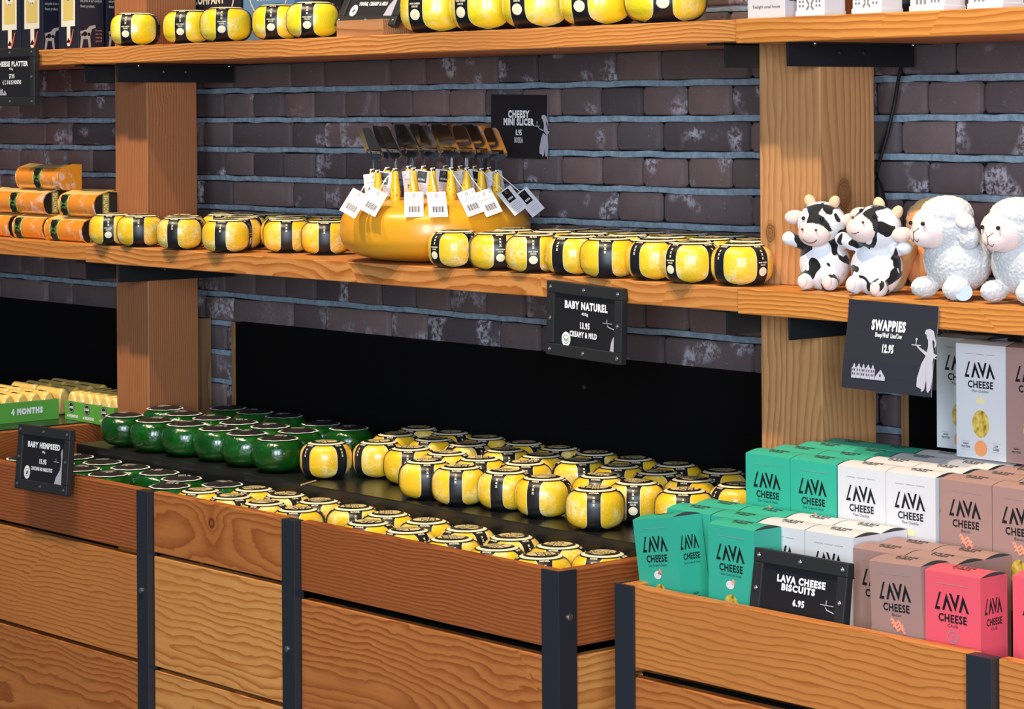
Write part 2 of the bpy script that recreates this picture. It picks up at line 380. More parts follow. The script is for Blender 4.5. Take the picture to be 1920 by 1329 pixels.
for x0, x1, y0, z0, z1, m, lb in SH:
    tag(plank('shelf_plank', x0, x1, y0, YB, z0, z1, m), lb, 'shelf', 'wooden wall shelf planks')
PX1, PX2 = (-2.057, -1.9215), (.001, .141)
def post(x0, x1, m, lb):
    cx, cy = (x0+x1)/2, .1675; hw = (x1-x0)/2
    r = empty('timber_post', (cx, cy, -1.55), label=lb, cat='post', group='square timber shelf posts')
    for z0, z1 in ((-1.55, ZM0), (ZM, ZU0), (ZU, .62)):
        h = z1-z0
        # long axis is local X, turned upright
        s = MB().box((-h/2, -.0675, -hw), (h/2, .0675, hw)).build('post_section', W_POST_KNOT if m == W_POST and z0 == ZM else m, r, bevel=.002, loc=(0, 0, z0+h/2+1.55), rot=(0, -math.pi/2, 0))
    return r
post(*PX1, W_POST_RED, 'reddish square timber post on the left, beside the orange cheese packs')
post(*PX2, W_POST, 'pale square timber post on the right, beside the plush cows')
def bracket(x, side, zt, lb):
    r = empty('shelf_bracket', (x, .02, zt), label=lb, cat='bracket', group='black angle brackets under the shelves')
    t0, t1 = (0, .004) if side > 0 else (-.004, 0); f0, f1 = (0, .045) if side > 0 else (-.045, 0)
    MB().box((t0, 0, -.042), (t1, .314, 0)).box((f0, 0, -.004), (f1, .314, 0)).build('angle_iron', BLACK, r, bevel=.0008)
    for y, z in ((.125, -.018), (.185, -.018)):
        MB().lathe([(.0045, 0), (.0045, .0015), (.0025, .003), (0, .003)], 12).build('bolt', mat_bolt, r, True, loc=(t1 if side > 0 else t0, y, z), rot=(0, side*math.pi/2, 0))
    for y in (.045, .29):
        MB().lathe([(.004, 0), (.004, -.0015), (0, -.0022)], 12).build('bolt', ZINC, r, True, loc=(side*.022, y, -.004))
mat_bolt = mat('dark_bolt', (.08,.085,.09), .35, .9)
for (x0, x1), pn in ((PX1, 'left'), (PX2, 'right')):
    for zt, sn in ((ZU0-.0005, 'top'), (ZM0-.0005, 'middle')):
        bracket(x1, 1, zt, f'black angle bracket under the {sn} shelf, on the near right side of the {pn} post')
        bracket(x0, -1, zt, f'black angle bracket under the {sn} shelf, on the far left side of the {pn} post')
# black cable down the wall by the right post
cb = MB().tube([at(1692,70,y=.300), at(1690,118,y=.33), at(1676,200,y=.335), at(1664,250,y=.335), at(1650,300,y=.335), at(1643,322,y=.335), at(1646,345,y=.335), at(1653,385,y=.335), at(1660,425,y=.335), at(1662,470,y=.335)], [.0035]*5+[.004,.008,.010,.010,.008], 10)
tag(cb.build('power_cable', mat('black_rubber', (.008,.008,.009), .5), None, True), 'black cable hanging down the brick wall behind the plush animals', 'cable')
# ------------------------------------------------------------------ back panels behind the trays
YPN = .326
def panel(x0, x1, lb, strip=True, endgrain=False):
    r = empty('back_panel', (x0, YPN, -1.0), label=lb, cat='panel', group='black panels behind the trays')
    z1 = -.486+1.0
    MB().box((0, 0, -.5), (x1-x0-(.02 if endgrain else 0), .026, z1)).build('board', PANEL, r)
    if strip: plank_ = MB().box((-z1/2-.25, -.0135, -.008), (z1/2+.25, .0135, .008)).build('edge_strip', W_TRIM, r, loc=(-.0085, .0135, (z1-.5)/2), rot=(0, -math.pi/2, 0))
    if endgrain: MB().box((-z1/2-.25, -.013, -.010), (z1/2+.25, .013, .010)).build('edge_strip', W_TRIM, r, loc=(x1-x0-.0095, .0132, (z1-.5)/2), rot=(0, -math.pi/2, 0))
    return r
xl = at(396, 700, y=YPN+.026).x
panel(-3.5, xl, 'black panel behind the green cardboard trays, left of the left post', False, True)
pp = panel(at(442, 700, y=YPN).x, -.13, 'long black panel behind the small yellow cheeses')
pb = at(1096, 726, y=YPN)-pp.location
MB().lathe([(.005, 0), (.005, .002), (.003, .003), (0, .003)], 12).build('bolt', mat_bolt, pp, True, loc=pb, rot=(math.pi/2, 0, 0))
panel(at(1704, 780, y=YPN).x, 1.6, 'black panel behind the tall white cartons on the right')
# ------------------------------------------------------------------ plank fronted counters
YC, ZR = -.32, -.744                                # front face and rim
def iron_bar(r, x0, x1, ybolt, both=False):
    m = MB()
    m.box((x0, -.014, -.806), (x1, .008, 0.001))
    b = m.build('iron_upright', IRON, r, bevel=.001)
    for z in ybolt:
        MB().lathe([(.0055, 0), (.0055, .002), (.003, .004), (0, .004)], 12).build('bolt', ZINC, b, True, loc=((x0+x1)/2-.004, -.014, z), rot=(math.pi/2, 0, 0))
def corner_iron(r, x, side, y1, w=.038):
    m = MB(); s = side
    pts = [(x-s*w, -.005), (x+s*.005, -.005), (x+s*.005, y1), (x+s*.0005, y1), (x+s*.0005, -.0005), (x-s*w, -.0005)]
    n = len(pts)
    m.v += [(a, b, -.806) for a, b in pts]+[(a, b, .001) for a, b in pts]
    m.f += [tuple(range(n)), tuple(range(2*n-1, n-1, -1))]+[((i+1) % n, i, n+i, n+(i+1) % n) for i in range(n)]; m.m += [0]*(n+2)
    b = m.build('corner_iron', IRON, r, bevel=.0006)
    MB().lathe([(.006, 0), (.006, .002), (.003, .004), (0, .004)], 12).build('bolt', ZINC, b, True, loc=(x+s*.005, .018, -.075), rot=(0, s*math.pi/2, 0))
ROWS = [(-.126, 0), (-.345, -.142), (-.57, -.352), (-.80, -.577)]
def counter(x0, x1, mats, lb, rows=ROWS, left=None, right=None, zr=ZR, fz=-.069):
    r = empty('display_counter', (x0, YC, zr), label=lb, cat='counter', group='plank fronted display counters')
    L = x1-x0; a = .0
    for (za, zb), m in zip(rows, mats):
        plank('front_plank', a+.0005, L-.0005, 0, .022, za, zb, m, r)
        if right == 'side': plank_side(r, L, za, zb, mats[0] if za > -.2 else W_PALE)
        if left == 'side': plank_side(r, .0225, za, zb, mats[0] if za > -.2 else W_PALE, .39)
    MB().box((.02, .030, -.806), (L-.02, .036, -.14)).build('backing', PANEL, r)
    MB().box((.024, .0235, fz-.012), (L-.024, .24, fz)).build('tray_floor', LAMIN, r)
    return r
def plank_side(r, x, za, zb, m, d=.56):
    MB().box((-d/2, -.011, (za-zb)/2), (d/2, .011, (zb-za)/2)).build('side_plank', m, r, bevel=.0018, loc=(x-.0112, .0235+d/2, (za+zb)/2), rot=(0, 0, math.pi/2))
xA, xB, xC = -2.235, at(277, 925, y=YC).x, at(551, 975, y=YC).x
xE = at(1051, 1075, y=YC).x-.004
xD0 = at(1157, 1097, y=YC).x+.004; xD1 = at(1847, 1240, y=YC).x
RB = [(-.118, 0), (-.342, -.126), (-.57, -.350), (-.80, -.577)]
RA = [(-.124, 0), (-.338, -.134), (-.57, -.346), (-.80, -.577)]
hw = .0205
cA = counter(xA, xB-hw, [W_RED, W_GOLD, W_MID, W_MID], 'wooden plank counter at the left, under the green cheeses', RA)
cB = counter(xB+hw, xC-hw, [W_MID, W_PALE, W_PALE, W_PALE], 'narrow wooden plank counter with bold swirly grain, second from the left', RB)
cC = counter(xC+hw, xE, [W_RED, W_MID, W_MID, W_MID], 'wooden plank counter under the small yellow cheeses, with a black corner iron', ROWS, right='side')
cD = counter(xD0, xD1-.0225, [W_GOLD, W_MID, W_MID, W_MID], 'wooden plank counter holding the coloured cartons', ROWS, left='side', fz=-.084)
cE = counter(xD1+.0225, 1.75, [W_GOLD, W_MID, W_MID, W_MID], 'wooden plank counter at the right edge, beyond the last iron upright', ROWS, fz=-.084)
plank('side_plank', 0, .022, .0235, .58, -.13, .012, W_RED, cA)
hw = .0205
iron_bar(cA, xB-xA-hw+.0004, xB-xA+hw-.0004, (-.195,))
iron_bar(cB, xC-xB-2*hw+.0004, xC-xB-.0004, (-.235,))
corner_iron(cC, xE-xC-hw, 1, .034)
corner_iron(cD, 0, -1, .034)
iron_bar(cD, xD1-xD0-.0221, xD1-xD0+.0221, ())
# black stepped platforms
def platform(x0, x1, y0, z0, z1, lb, m=LAMIN):
    return tag(MB().box((x0, y0, z0), (x1, YPN-.002, z1)).build('step_platform', m, None, bevel=.0015), lb, 'platform', 'black steps inside the counters')
ZT = ZR-.069+.0003; ZP1 = -.7295
platform(-1.905, xE-.03, -.10, ZT, ZP1, 'long black step carrying the green and yellow cheeses')
platform(-3.4, xA-.004, -.155, ZR-.03, ZP1, 'black step under the green cardboard trays', mat('dark_green_laminate', (.010,.018,.012), .25))
ZD1, ZD2 = -.828, -.732
platform(.146, 1.7, -.098, ZD1+.001, ZD2, 'black step under the upper rows of coloured cartons')
# ================================================================== small round cheeses
R0, H0 = .0523, .0712
def profile(R, H, p, n=22):
    out = []
    for i in range(n+1):
        a = math.pi/2*(1-2*i/n); ca, sa = math.cos(a), math.sin(a)
        out.append((R*abs(ca)**(2/p) if ca > 1e-9 else 0, H/2+H/2*math.copysign(abs(sa)**(2/p), sa)))
    return out                                      # top to bottom
PY_ = profile(R0, H0, 3.1)
def arc(prof):
    s = [0]
    for a, b in zip(prof, prof[1:]): s.append(s[-1]+math.hypot(b[0]-a[0], b[1]-a[1]))
    return s
AY = arc(PY_)
def surf(prof, ar, s, l, phi, off):
    """point at arc length s from the pole, l sideways along the surface, in direction phi"""
    i = 0
    while i < len(ar)-2 and ar[i+1] < s: i += 1
    t = (s-ar[i])/(ar[i+1]-ar[i]); r = prof[i][0]+(prof[i+1][0]-prof[i][0])*t; z = prof[i][1]+(prof[i+1][1]-prof[i][1])*t
    dr, dz = prof[i+1][0]-prof[i][0], prof[i+1][1]-prof[i][1]; q = math.hypot(dr, dz); nr, nz = -dz/q, dr/q
    r2 = r+nr*off; z2 = z+nz*off
    a = phi+(math.asin(max(-1, min(1, l/max(r, abs(l)+1e-6)))))
    return Vector((r2*math.cos(a), r2*math.sin(a), z2))
def top_z(prof, r):
    for a, b in zip(prof, prof[1:]):
        if a[0] <= r <= b[0]: return a[1]+(b[1]-a[1])*(r-a[0])/(b[0]-a[0])
    return prof[0][1]
SMAX = AY[-1]
def make_cheese(name, wax, label):
    r = empty(name, label=label, cat='cheese')
    MB().lathe([(max(a, 0), b) for a, b in PY_[::-1]], 40).build('cheese', wax, r, True, ang=60)
    slv = MB(); N = 26; s0, s1 = .020, SMAX*.955
    for k in range(4):
        phi = -math.pi/2+k*math.pi/2; rows = []
        for i in range(N+1):
            s = s0+(s1-s0)*i/N; e = (s-AY[0])/SMAX
            hw_ = .0125+.010*math.exp(-((s-.026)/.011)**2)+.014*math.exp(-((s-SMAX*.80)/.012)**2)*(1 if s < SMAX*.8 else 1)
            if s > SMAX*.8: hw_ = max(hw_, .0265)
            rows.append([surf(PY_, AY, s, l*hw_, phi, .0007) for l in (-1, -.94, -.5, 0, .5, .94, 1)])
        for a, b in zip(rows, rows[1:]):
            for j in range(6): slv.face([a[j], b[j], b[j+1], a[j+1]], 1 if j in (0, 5) else 0)
    sl = slv.build('paper_sleeve', [INK, CREAM], r, True, ang=60)
    # round top label following the dished top
    lab = MB(); rr = [0, .010, .020, .0300, .0301, .0362, .0363, .0388]; seg = 40
    for a, b in zip(rr, rr[1:]):
        mi = 0 if b <= .0300 else (1 if b <= .0362 else 0)
        for i in range(seg):
            t0, t1 = 2*math.pi*i/seg, 2*math.pi*(i+1)/seg
            k = lambda q, t: Vector((q*math.cos(t), q*math.sin(t), top_z(PY_, q)+.0012))
            lab.face([k(a, t0), k(b, t0), k(b, t1), k(a, t1)], mi)
    lb = lab.build('top_label', [INK, CREAM], r, True)
    tx = MB()
    text(tx, 'CHEESE', 0, -.0040, .0105, .046, .05); text(tx, 'COMPANY', 0, -.0150, .0085, .038, .05)
    poly(tx, [(-.019,.0085),(.004,.0085),(.010,.0215),(-.004,.0245),(-.015,.019)]); poly(tx, [(.0065,.0085),(.020,.0085),(.019,.016),(.0125,.0205)])
    poly(tx, [(-.014,-.0175),(.014,-.0175),(.006,-.0245),(-.006,-.0245)]); rect(tx, -.022, .0070, .022, .0078)
    pr = MB().add(tx, lambda p: Vector((p.x, p.z, top_z(PY_, math.hypot(p.x, p.z))+.0018)), 0)
    pr.build('lettering', GOLDP, lb)
    for k in range(4):
        lt = MB()
        phi = -math.pi/2+k*math.pi/2
        m = MB(); text(m, 'NATUREL' if k % 2 else 'NATUR', 0, -.0450, .0040, .017 if k % 2 else .013, .05)
        for q in range(3): text(m, 'x', 0, -.0560-.0066*q, .0052, .0044, .06)
        if k == 0:
            text(m, 'MORE CHEESE?', 0, -.0765, .0024, .017, .05); text(m, 'SCAN ME', 0, -.0808, .0024, .010, .05)
            disc(m, 0, -.0915, .0016, n=24); [ring(m, 0, -.0915, q_*.0016, q_*.0016+.0016, n=24) for q_ in range(1, 5)]
        lt.add(m, lambda p: surf(PY_, AY, -p.z*.93, p.x, phi, .0011), 0)
        lt.build('sleeve_print', CREAM, sl)
    return r
GOLDP = mat('gold_print', (.66,.54,.28), .5)
CHA = make_cheese('baby_cheese', WAX, 'x'); SNA = snapshot(CHA)
CHB = make_cheese('baby_cheese', WAXB, 'x'); SNB = snapshot(CHB)
def make_green():
    r = empty('baby_cheese', label='x', cat='cheese'); pf = profile(R0*1.01, H0*1.0, 2.75)
    MB().lathe([(max(a, 0), b) for a, b in pf[::-1]], 44).build('cheese', GREENWAX, r, True, ang=60)
    lab = MB(); seg = 56
    def k(q, t, dz=0): return Vector((q*math.cos(t), q*math.sin(t), max(top_z(pf, q)+.0012, H0-.0050+.004*(.04-q)/.04)+dz))
    def sc(t): return 1+.022*math.cos(9*t)
    for a, b, mi in ((0,.012,0),(.012,.024,0),(.024,.0375,0),(.0375,.0415,1)):
        for i in range(seg):
            t0, t1 = 2*math.pi*i/seg, 2*math.pi*(i+1)/seg
            lab.face([k(a*sc(t0), t0), k(b*sc(t0), t0), k(b*sc(t1), t1), k(a*sc(t1), t1)], mi)
    lb = lab.build('top_label', [mat('dark_label_print', (.012,.010,.012), .45), WHITE], r, True)
    tx = MB()
    for q in range(5): rect(tx, -.014, -.006+q*.0032, .014-.004*(q % 2), -.0042+q*.0032)
    rect(tx, -.004, .0125, .003, .0185); rect(tx, .005, .0125, .011, .0185)
    MB().add(tx, lambda p: k(math.hypot(p.x, p.z), math.atan2(p.z, p.x), .0005), 0).build('label_print', GREYP_, lb)
    return r
GREYP_ = mat('pale_grey_print', (.42,.40,.38), .5)
CHG = make_green(); SNG = snapshot(CHG)
rc = random.Random(11); placed = {}
def relax(P, dmin, ymin, ymax, avoid=(), it=260, xmin=-9, xmax=9):
    P = [list(p) for p in P]; A0 = [tuple(p) for p in P]
    for q_ in range(it):
        for i in range(len(P)):
            if q_ < it*.75: P[i][0] += .06*(A0[i][0]-P[i][0]); P[i][1] += .03*(A0[i][1]-P[i][1])
            for j in range(i):
                dx, dy = P[i][0]-P[j][0], P[i][1]-P[j][1]
                if abs(dx) < .02 and abs(dy) < dmin: dx -= .012
                d = math.hypot(dx, dy) or 1e-6
                if d < dmin:
                    k = (dmin-d)/d*.5; P[i][0] += dx*k; P[i][1] += dy*k*.6; P[j][0] -= dx*k; P[j][1] -= dy*k*.6
            for ax, ay, ar in avoid:
                dx, dy = P[i][0]-ax, P[i][1]-ay; d = math.hypot(dx, dy)
                if d < ar: P[i][0] += dx/d*(ar-d); P[i][1] += dy/d*(ar-d)
            P[i][1] = max(ymin, min(ymax, P[i][1])); P[i][0] = max(xmin, min(xmax, P[i][0]))
    return P
def turn():
    b = rc.choice((0, 1, 1, 2, 3, 3))*math.pi/2+.72
    return b+(rc.uniform(-.32, .32) if rc.random() < .72 else math.pi/4+rc.uniform(-.15, .15))
def lay(snap, rows, z, what, where, group, scale=1.0, rots=None):
    """rows: list of (row words, [(x, y), ...]); each cheese is named by its place in its row"""
    for words, pts in rows:
        pts = sorted(pts); n = len(pts)
        for i, (x, y) in enumerate(pts):
            lbl = f'{what}, {ORD[i]} from left, {words} {where}' if n > 1 else f'{what}, alone, {words} {where}'
            first = snap[0] if not placed.get(id(snap[0])) else None
            rz = (rots or {}).get((words, i), turn())
            if first:
                o = first; o.location = (x, y, z); o.rotation_euler = (0, 0, rz); o['label'] = lbl; o['group'] = group; placed[id(o)] = 1
            else: o = dup(snap, (x, y, z), rz, lbl, group)
            o.scale = (scale, scale, scale)
D0 = 2*R0+.0008
vdir = lambda u, v, z, k: (lambda p: ((p.x+(p.x-CAM[0])/math.hypot(p.x-CAM[0], p.y-CAM[1])*k), (p.y+(p.y-CAM[1])/math.hypot(p.x-CAM[0], p.y-CAM[1])*k)))(at(u, v, z=z))
# --- black step: yellow
Lp = [(598,832),(702,830),(761,842),(791,868),(846,877),(741,815),(800,802),(812,824),(830,851),(863,810),(926,820),(992,830.5),(1062,840),(880,832.5),(947,844),(1017,855),(1088,865),(899.5,862),(971,868),(928,885),(1007,897.5),(1096,919),(1132,848),(1204,859.5),(1281,870),(1364,883),(1161,871),(1232,886),(1118,893),(1191,905),(1311,902),(1373.5,909),(1274,921)]
zt = ZP1+H0
Lg = [(219,778.5),(269,789),(334,795),(396,803.5),(448.5,812),(507,822),(293,763),(336,775),(389,783),(446.5,792),(493,798),(550,807),(429,764),(477,771),(533,778.5),(603,793),(652,801)]
P = [at(u, v-3, z=zt) for u, v in Lg+Lp]; P = [(p.x, -.040+(p.y+.060)*.92) for p in P]
P = relax(P, D0, -.043, .270, [(PX1[1]-.06, .1675, .138)], xmin=-1.905+R0, xmax=xE-.0245-R0)
PG, P = P[:len(Lg)], P[len(Lg):]
def rowsplit(P, cuts, names):
    out = [(n, []) for n in names]
    for x, y in P:
        k = sum(y > c for c in cuts); out[k][1].append((x, y))
    return [o for o in out if o[1]]
ROWN = ['front row', 'second row', 'third row', 'rear row']
lay(SNA, rowsplit(P, (.022, .125, .225), ROWN), ZP1+.0002, 'small yellow cheese', 'on the black step', 'small yellow cheeses on the black step')
lay(SNG, rowsplit(PG, (.025, .14), ROWN[:2]+['rear row']), ZP1+.0002, 'small green cheese', 'on the black step', 'small green cheeses on the black step')
# --- lower tray
zl = ZT+.0003; zt = zl+H0
Ll = [(468,910),(527,920),(585,937),(653,948),(719,959),(788,974),(858.5,985),(940,999),(1035,1017),(1159,1036)]
Lf = [(371,924),(428,933),(472,945),(554,960),(640,979),(735,999),(830,1017),(920,1034),(1045,1052)]
Lq = [(181,857),(215,872),(277,882),(332,891),(395,900),(184,894),(289,911),(142,881),(139,854),(22,863),(75,866)]
P = [at(u, v, z=zt) for u, v in Lq+Ll+Lf]; P = [(p.x, p.y-.02) for p in P]
P = relax(P, D0, YC+.0245+R0, -.1025-R0, xmax=xE-.0245-R0)
PG, P = P[:len(Lq)], P[len(Lq):]
lay(SNA, rowsplit(P, (-.2,), ['front row', 'rear row']), zl, 'small yellow cheese', 'behind the plank rim', 'small yellow cheeses in the lower tray')
lay(SNG, rowsplit(PG, (-.2,), ['front row', 'rear row']), zl, 'small green cheese', 'behind the plank rim', 'small green cheeses in the lower tray')
# --- middle shelf
WH = (at(817, 470, y=.150).x, .150); WR = .186
def shelfpts(L): return [vdir(u, v, ZM, .040) for u, v in L]
A = shelfpts([(828,503),(905,510),(980,516),(1048,521),(1110,526),(1193,529),(1280,533),(1378,536)])
A = [(x, max(.035, min(.06, y))) for x, y in A]
x0 = WH[0]+.20
back = [(A[-1][0]-.052-.104*i, .145+rc.uniform(-.008, .008)) for i in range(7)]+[(A[-1][0]-.10-.104*i, .240+rc.uniform(-.008, .008)) for i in range(6)]
back = [p for p in back if math.hypot(p[0]-WH[0], p[1]-WH[1]) > WR+R0+.003]
P = relax(A+back, D0, .03, .29, [(WH[0], WH[1], WR+R0+.002), (.071, .1675, .136)], xmax=.02)
lay(SNA, rowsplit(P, (.098, .195), ROWN[:2]+['rear row']), ZM+.0002, 'small yellow cheese', 'right of the big wheel', 'small yellow cheeses right of the cheese wheel',
    rots={('front row', 0): .05, ('front row', 1): 1.0, ('front row', 2): .85, ('front row', 3): 1.8, ('front row', 4): 2.25, ('front row', 5): 1.57, ('front row', 6): .02, ('front row', 7): 1.50})
A = shelfpts([(229,459),(265,463),(307,470),(397,476),(480,469),(540,474),(612,479)])
A = [(x, max(.03, y)) for x, y in A]
A[0] = (A[0][0], min(A[0][1], .045))
back = [(at(u, 405, y=.155).x, .160) for u in (395, 455, 515)]+[(at(u, 400, y=.25).x, .255) for u in (420, 478, 535, 592)]+[(at(335, 405, y=.12).x+.06, .125)]
P = relax(A+back, D0, .028, .285, [(WH[0], WH[1], WR+R0+.002), ((PX1[0]+PX1[1])/2, .1675, .147)])
lay(SNA, rowsplit(P, (.085, .19), ROWN[:2]+['rear row']), ZM+.0002, 'small yellow cheese', 'left of the big wheel', 'small yellow cheeses left of the cheese wheel',
    rots={('front row', 0): .85, ('front row', 1): 2.5, ('front row', 2): 2.2, ('front row', 3): 2.27, ('front row', 4): -.05, ('front row', 5): 2.4, ('front row', 6): 2.6})
# --- top shelf
for i, (u, w_) in enumerate(((254, .95), (343, .9), (424, 1), (512, .9), (588, 1))):
    lbl = f'bright yellow cheese on the top shelf, {ORD[i]} from left, left of the wood block'
    p = at(u, 60, y=.045); a = (p.x, .045 if i % 2 == 0 else .06, ZU+.0002); rz = (.5, .55, .7, .55, .6)[i]+.1
    if i == 0: CHB.location = a; CHB.rotation_euler = (0, 0, rz); CHB['label'] = lbl; CHB['group'] = 'bright yellow cheeses on the top shelf'; o = CHB
    else: o = dup(SNB, a, rz, lbl, 'bright yellow cheeses on the top shelf')
    o.scale = (1.06,)*3
for i, (u, rz) in enumerate(((818, .25), (912, .1), (1012, .2), (1122, .3), (1245, .74))):
    p = at(u, 30, y=.062)
    o = dup(SNB, (p.x, .066, ZU+.0002), rz, f'large yellow cheese on the top shelf, {ORD[i]} from left, right of the wood block', 'large bright yellow cheeses on the top shelf'); o.scale = (1.40,)*3
# ================================================================== cheese wheel with slicers
wp = profile(.190, .126, 3.1, 30)
wheel = MB().lathe([(max(a, 0), b) for a, b in wp[::-1]], 72).build('giant_cheese', BIGWAX, None, True, ang=70, loc=(WH[0], WH[1], ZM+.0002))
tag(wheel, 'big round orange yellow cheese wheel on the middle shelf with slicers stuck in its top', 'cheese')
STEEL = mat('brushed_steel', (.36,.36,.37), .20, 1); HAND = mat('yellow_plastic', (.84,.56,.03), .38, sss=.05); HOLE = mat('amber_plastic', (.55,.28,.01), .5)
CARD = mat('white_card', (.72,.72,.78), .6); CORD = mat('white_cord', (.80,.78,.74), .8)
def make_slicer(tagvar):
    """stands upright on its handle end; blade faces local -Y"""
    r = empty('cheese_slicer', label='x', cat='cheese slicer')
    h = MB().lathe([(.0085,-.012),(.0098,0),(.0102,.014),(.0092,.026),(.0072,.040),(.0066,.054),(.0060,.056),(0,.0565)], 20).build('handle', HAND, r, True, ang=60)
    hm = MB()
    for a, z, q in ((-1.9,.012,.0030),(-1.2,.020,.0018),(-.4,.010,.0026),(-2.6,.020,.0022),(-1.55,.028,.0015),(.6,.016,.0028),(1.8,.014,.0028),(2.8,.010,.0024)):
        hm.ball((.0088*math.cos(a), .0088*math.sin(a), z), (q, q, q), nu=10, nv=6)
    hm.build('cheese_holes', HOLE, h, True)
    b = MB()
    # neck
    b.box((-.0030, -.0010, .054), (.0030, .0010, .084))
    # blade plate with a slot, wide near the neck and narrow at the tip, leaning back a little
    zb, out = .080, [(-.004,0),(-.013,.003),(-.0185,.009),(-.0195,.015),(-.0125,.056),(-.009,.0615),(.009,.0615),(.0125,.056),(.0195,.015),(.0185,.009),(.013,.003),(.004,0)]
    slot = [(-.0135,.0165),(-.013,.0125),(.013,.0125),(.0135,.0165)]
    def pt(x, z, y): return Vector((x*1.28, y-(z*.08 if z < .012 else .001+(z-.012)*.50)-.0009, zb+z*1.06))
    for y in (0, .0011):
        L = [(-.004,0),(-.013,.003),(-.0185,.009)]
        q = [(-.0185,.009),(-.0195,.015),slot[0],slot[1]]
        fs_ = [[(-.004,0),(.004,0),(.013,.003),(.0185,.009),slot[2],slot[1],(-.0185,.009),(-.013,.003)], [(-.0185,.009),slot[1],slot[0],(-.0195,.015)], [(.0185,.009),(.0195,.015),slot[3],slot[2]],
               [(-.0195,.015),slot[0],slot[3],(.0195,.015),(.0125,.056),(.009,.0615),(-.009,.0615),(-.0125,.056)]]
        for f in fs_: b.face([pt(x, z, y) for x, z in (f if y == 0 else f[::-1])])
    for a_, b_ in zip(out, out[1:]+out[:1]): b.face([pt(*b_, 0), pt(*a_, 0), pt(*a_, .0011), pt(*b_, .0011)])
    for a_, b_ in zip(slot, slot[1:]+slot[:1]): b.face([pt(*a_, 0), pt(*b_, 0), pt(*b_, .0011), pt(*a_, .0011)])
    # raised cutting lip
    b.face([pt(-.0135,.0165,0), pt(.0135,.0165,0), pt(.013,.0185,-.0022), pt(-.013,.0185,-.0022)])
    b.build('blade', STEEL, r)
    tilt, back, rear = tagvar
    c = MB(); k = Vector((0, -.004, .060)); rr_, oo_ = Vector((.65, .76, 0)), Vector((.76, -.65, 0)); e = rr_*math.sin(tilt)*.060+oo_*.063+Vector((0, 0, .060-math.cos(tilt)*.050)); lean_ = .9
    if rear: e = rr_*math.sin(tilt)*.03+oo_*.016+Vector((0, 0, .047)); lean_ = .12
    c.ball(k, .0024, nu=8, nv=6); c.tube([(-.004,.002,.062),(0,-.0045,.061),(.004,.002,.062)], .0009, 6); c.tube([k, (k+e)/2+Vector((.002,-.004,0)), e], .0008, 6); c.tube([k, (k+e)/2+Vector((-.002,-.002,.002)), e], .0008, 6)
    c.build('cord', CORD, r, True)
    ct, st = math.cos(tilt), math.sin(tilt)
    def T(p):
        p = p*1.12
        b_ = p.z*ct+p.x*st; return e+rr_*(p.x*ct-p.z*st)+oo_*(-p.y-b_*lean_)+Vector((0, 0, b_))
    m = MB().prism([(-.0165,.005),(-.0155,.006),(.0155,.006),(.0165,.005),(.0165,-.036),(-.0165,-.036)], -.0008, 0)
    tg = MB().add(m, T).build('price_tag', CARD, r)
    m = MB(); ring(m, 0, 0, .0014, .0026, -.0010, 1)
    if back:
        x = -.010
        for i in range(22):
            wd = (.0004, .0008, .0005, .0011)[i*7 % 4]; rect(m, x, -.028, x+wd, -.018, -.0010); x += .0009+(.0003 if i % 3 else .0006)
            if x > .010: break
        for q, wd in ((-.009, .013), (-.0105, .013), (-.0315, .010), (-.033, .011)): rect(m, -wd, q, wd, q+.0006, -.0010, 2)
        for x in (-.011, .011): rect(m, x-.001, -.002, x+.001, .001, -.0010, 2)
    else:
        rect(m, -.0085, -.016, .0085, .004, -.0010); text(m, 'BOSKA', 0, -.012, .0030, .012, .04, 3, -.0012)
        for q, wd in ((-.020, .009), (-.0235, .011), (-.026, .010), (-.0285, .011), (-.031, .009)): rect(m, -wd, q, wd, q+.0007, -.0010, 2)
    MB().add(m, T).build('tag_print', [INK, mat('kraft_eyelet', (.42,.25,.12), .6), GREYP, WHITE], tg)
    return r
SL = [snapshot(make_slicer(v)) for v in ((-.45, True, 0), (.02, True, 0), (.30, True, 0), (.48, False, 0), (-.15, False, 1), (.12, True, 1))]
zw = ZM+.126
def wheeltop(x, y): return ZM+.0002+top_z(wp, math.hypot(x-WH[0], y-WH[1]))
slc = [(708,0,-.25),(742,0,-.2),(778,1,-.1),(815,1,0),(850,2,.1),(880,2,.15),(908,3,.25),(938,3,.3),
       (694,5,-.3),(724,4,-.2),(765,5,0),(795,4,0),(836,4,.1),(866,5,.1),(894,4,.2),(922,5,.3)]
used = set(); fr = 0; bk = 0
for i, (u, k, rz) in enumerate(slc):
    q = (u-817)/183*.186; f = (.095-abs(q)*.30) if i < 8 else -.010+.02*(i % 2)
    x, y = WH[0]+Rv[0]*q-Fv[0]*f, WH[1]+Rv[1]*q-Fv[1]*f
    if i < 8: words = f'yellow handled cheese slicer, {ORD[i]} from left, front row on the wheel'
    else: words = f'yellow handled cheese slicer, {ORD[i-8]} from left, rear row on the wheel'
    loc = (x, y, wheeltop(x, y)+.0005); sn = SL[k]
    if k not in used: used.add(k); o = sn[0]; o.location = loc; o.rotation_euler = (0, 0, .12+rz); o['label'] = words; o['group'] = 'cheese slicers on the wheel'
    else: o = dup(sn, loc, .12+rz, words, 'cheese slicers on the wheel')
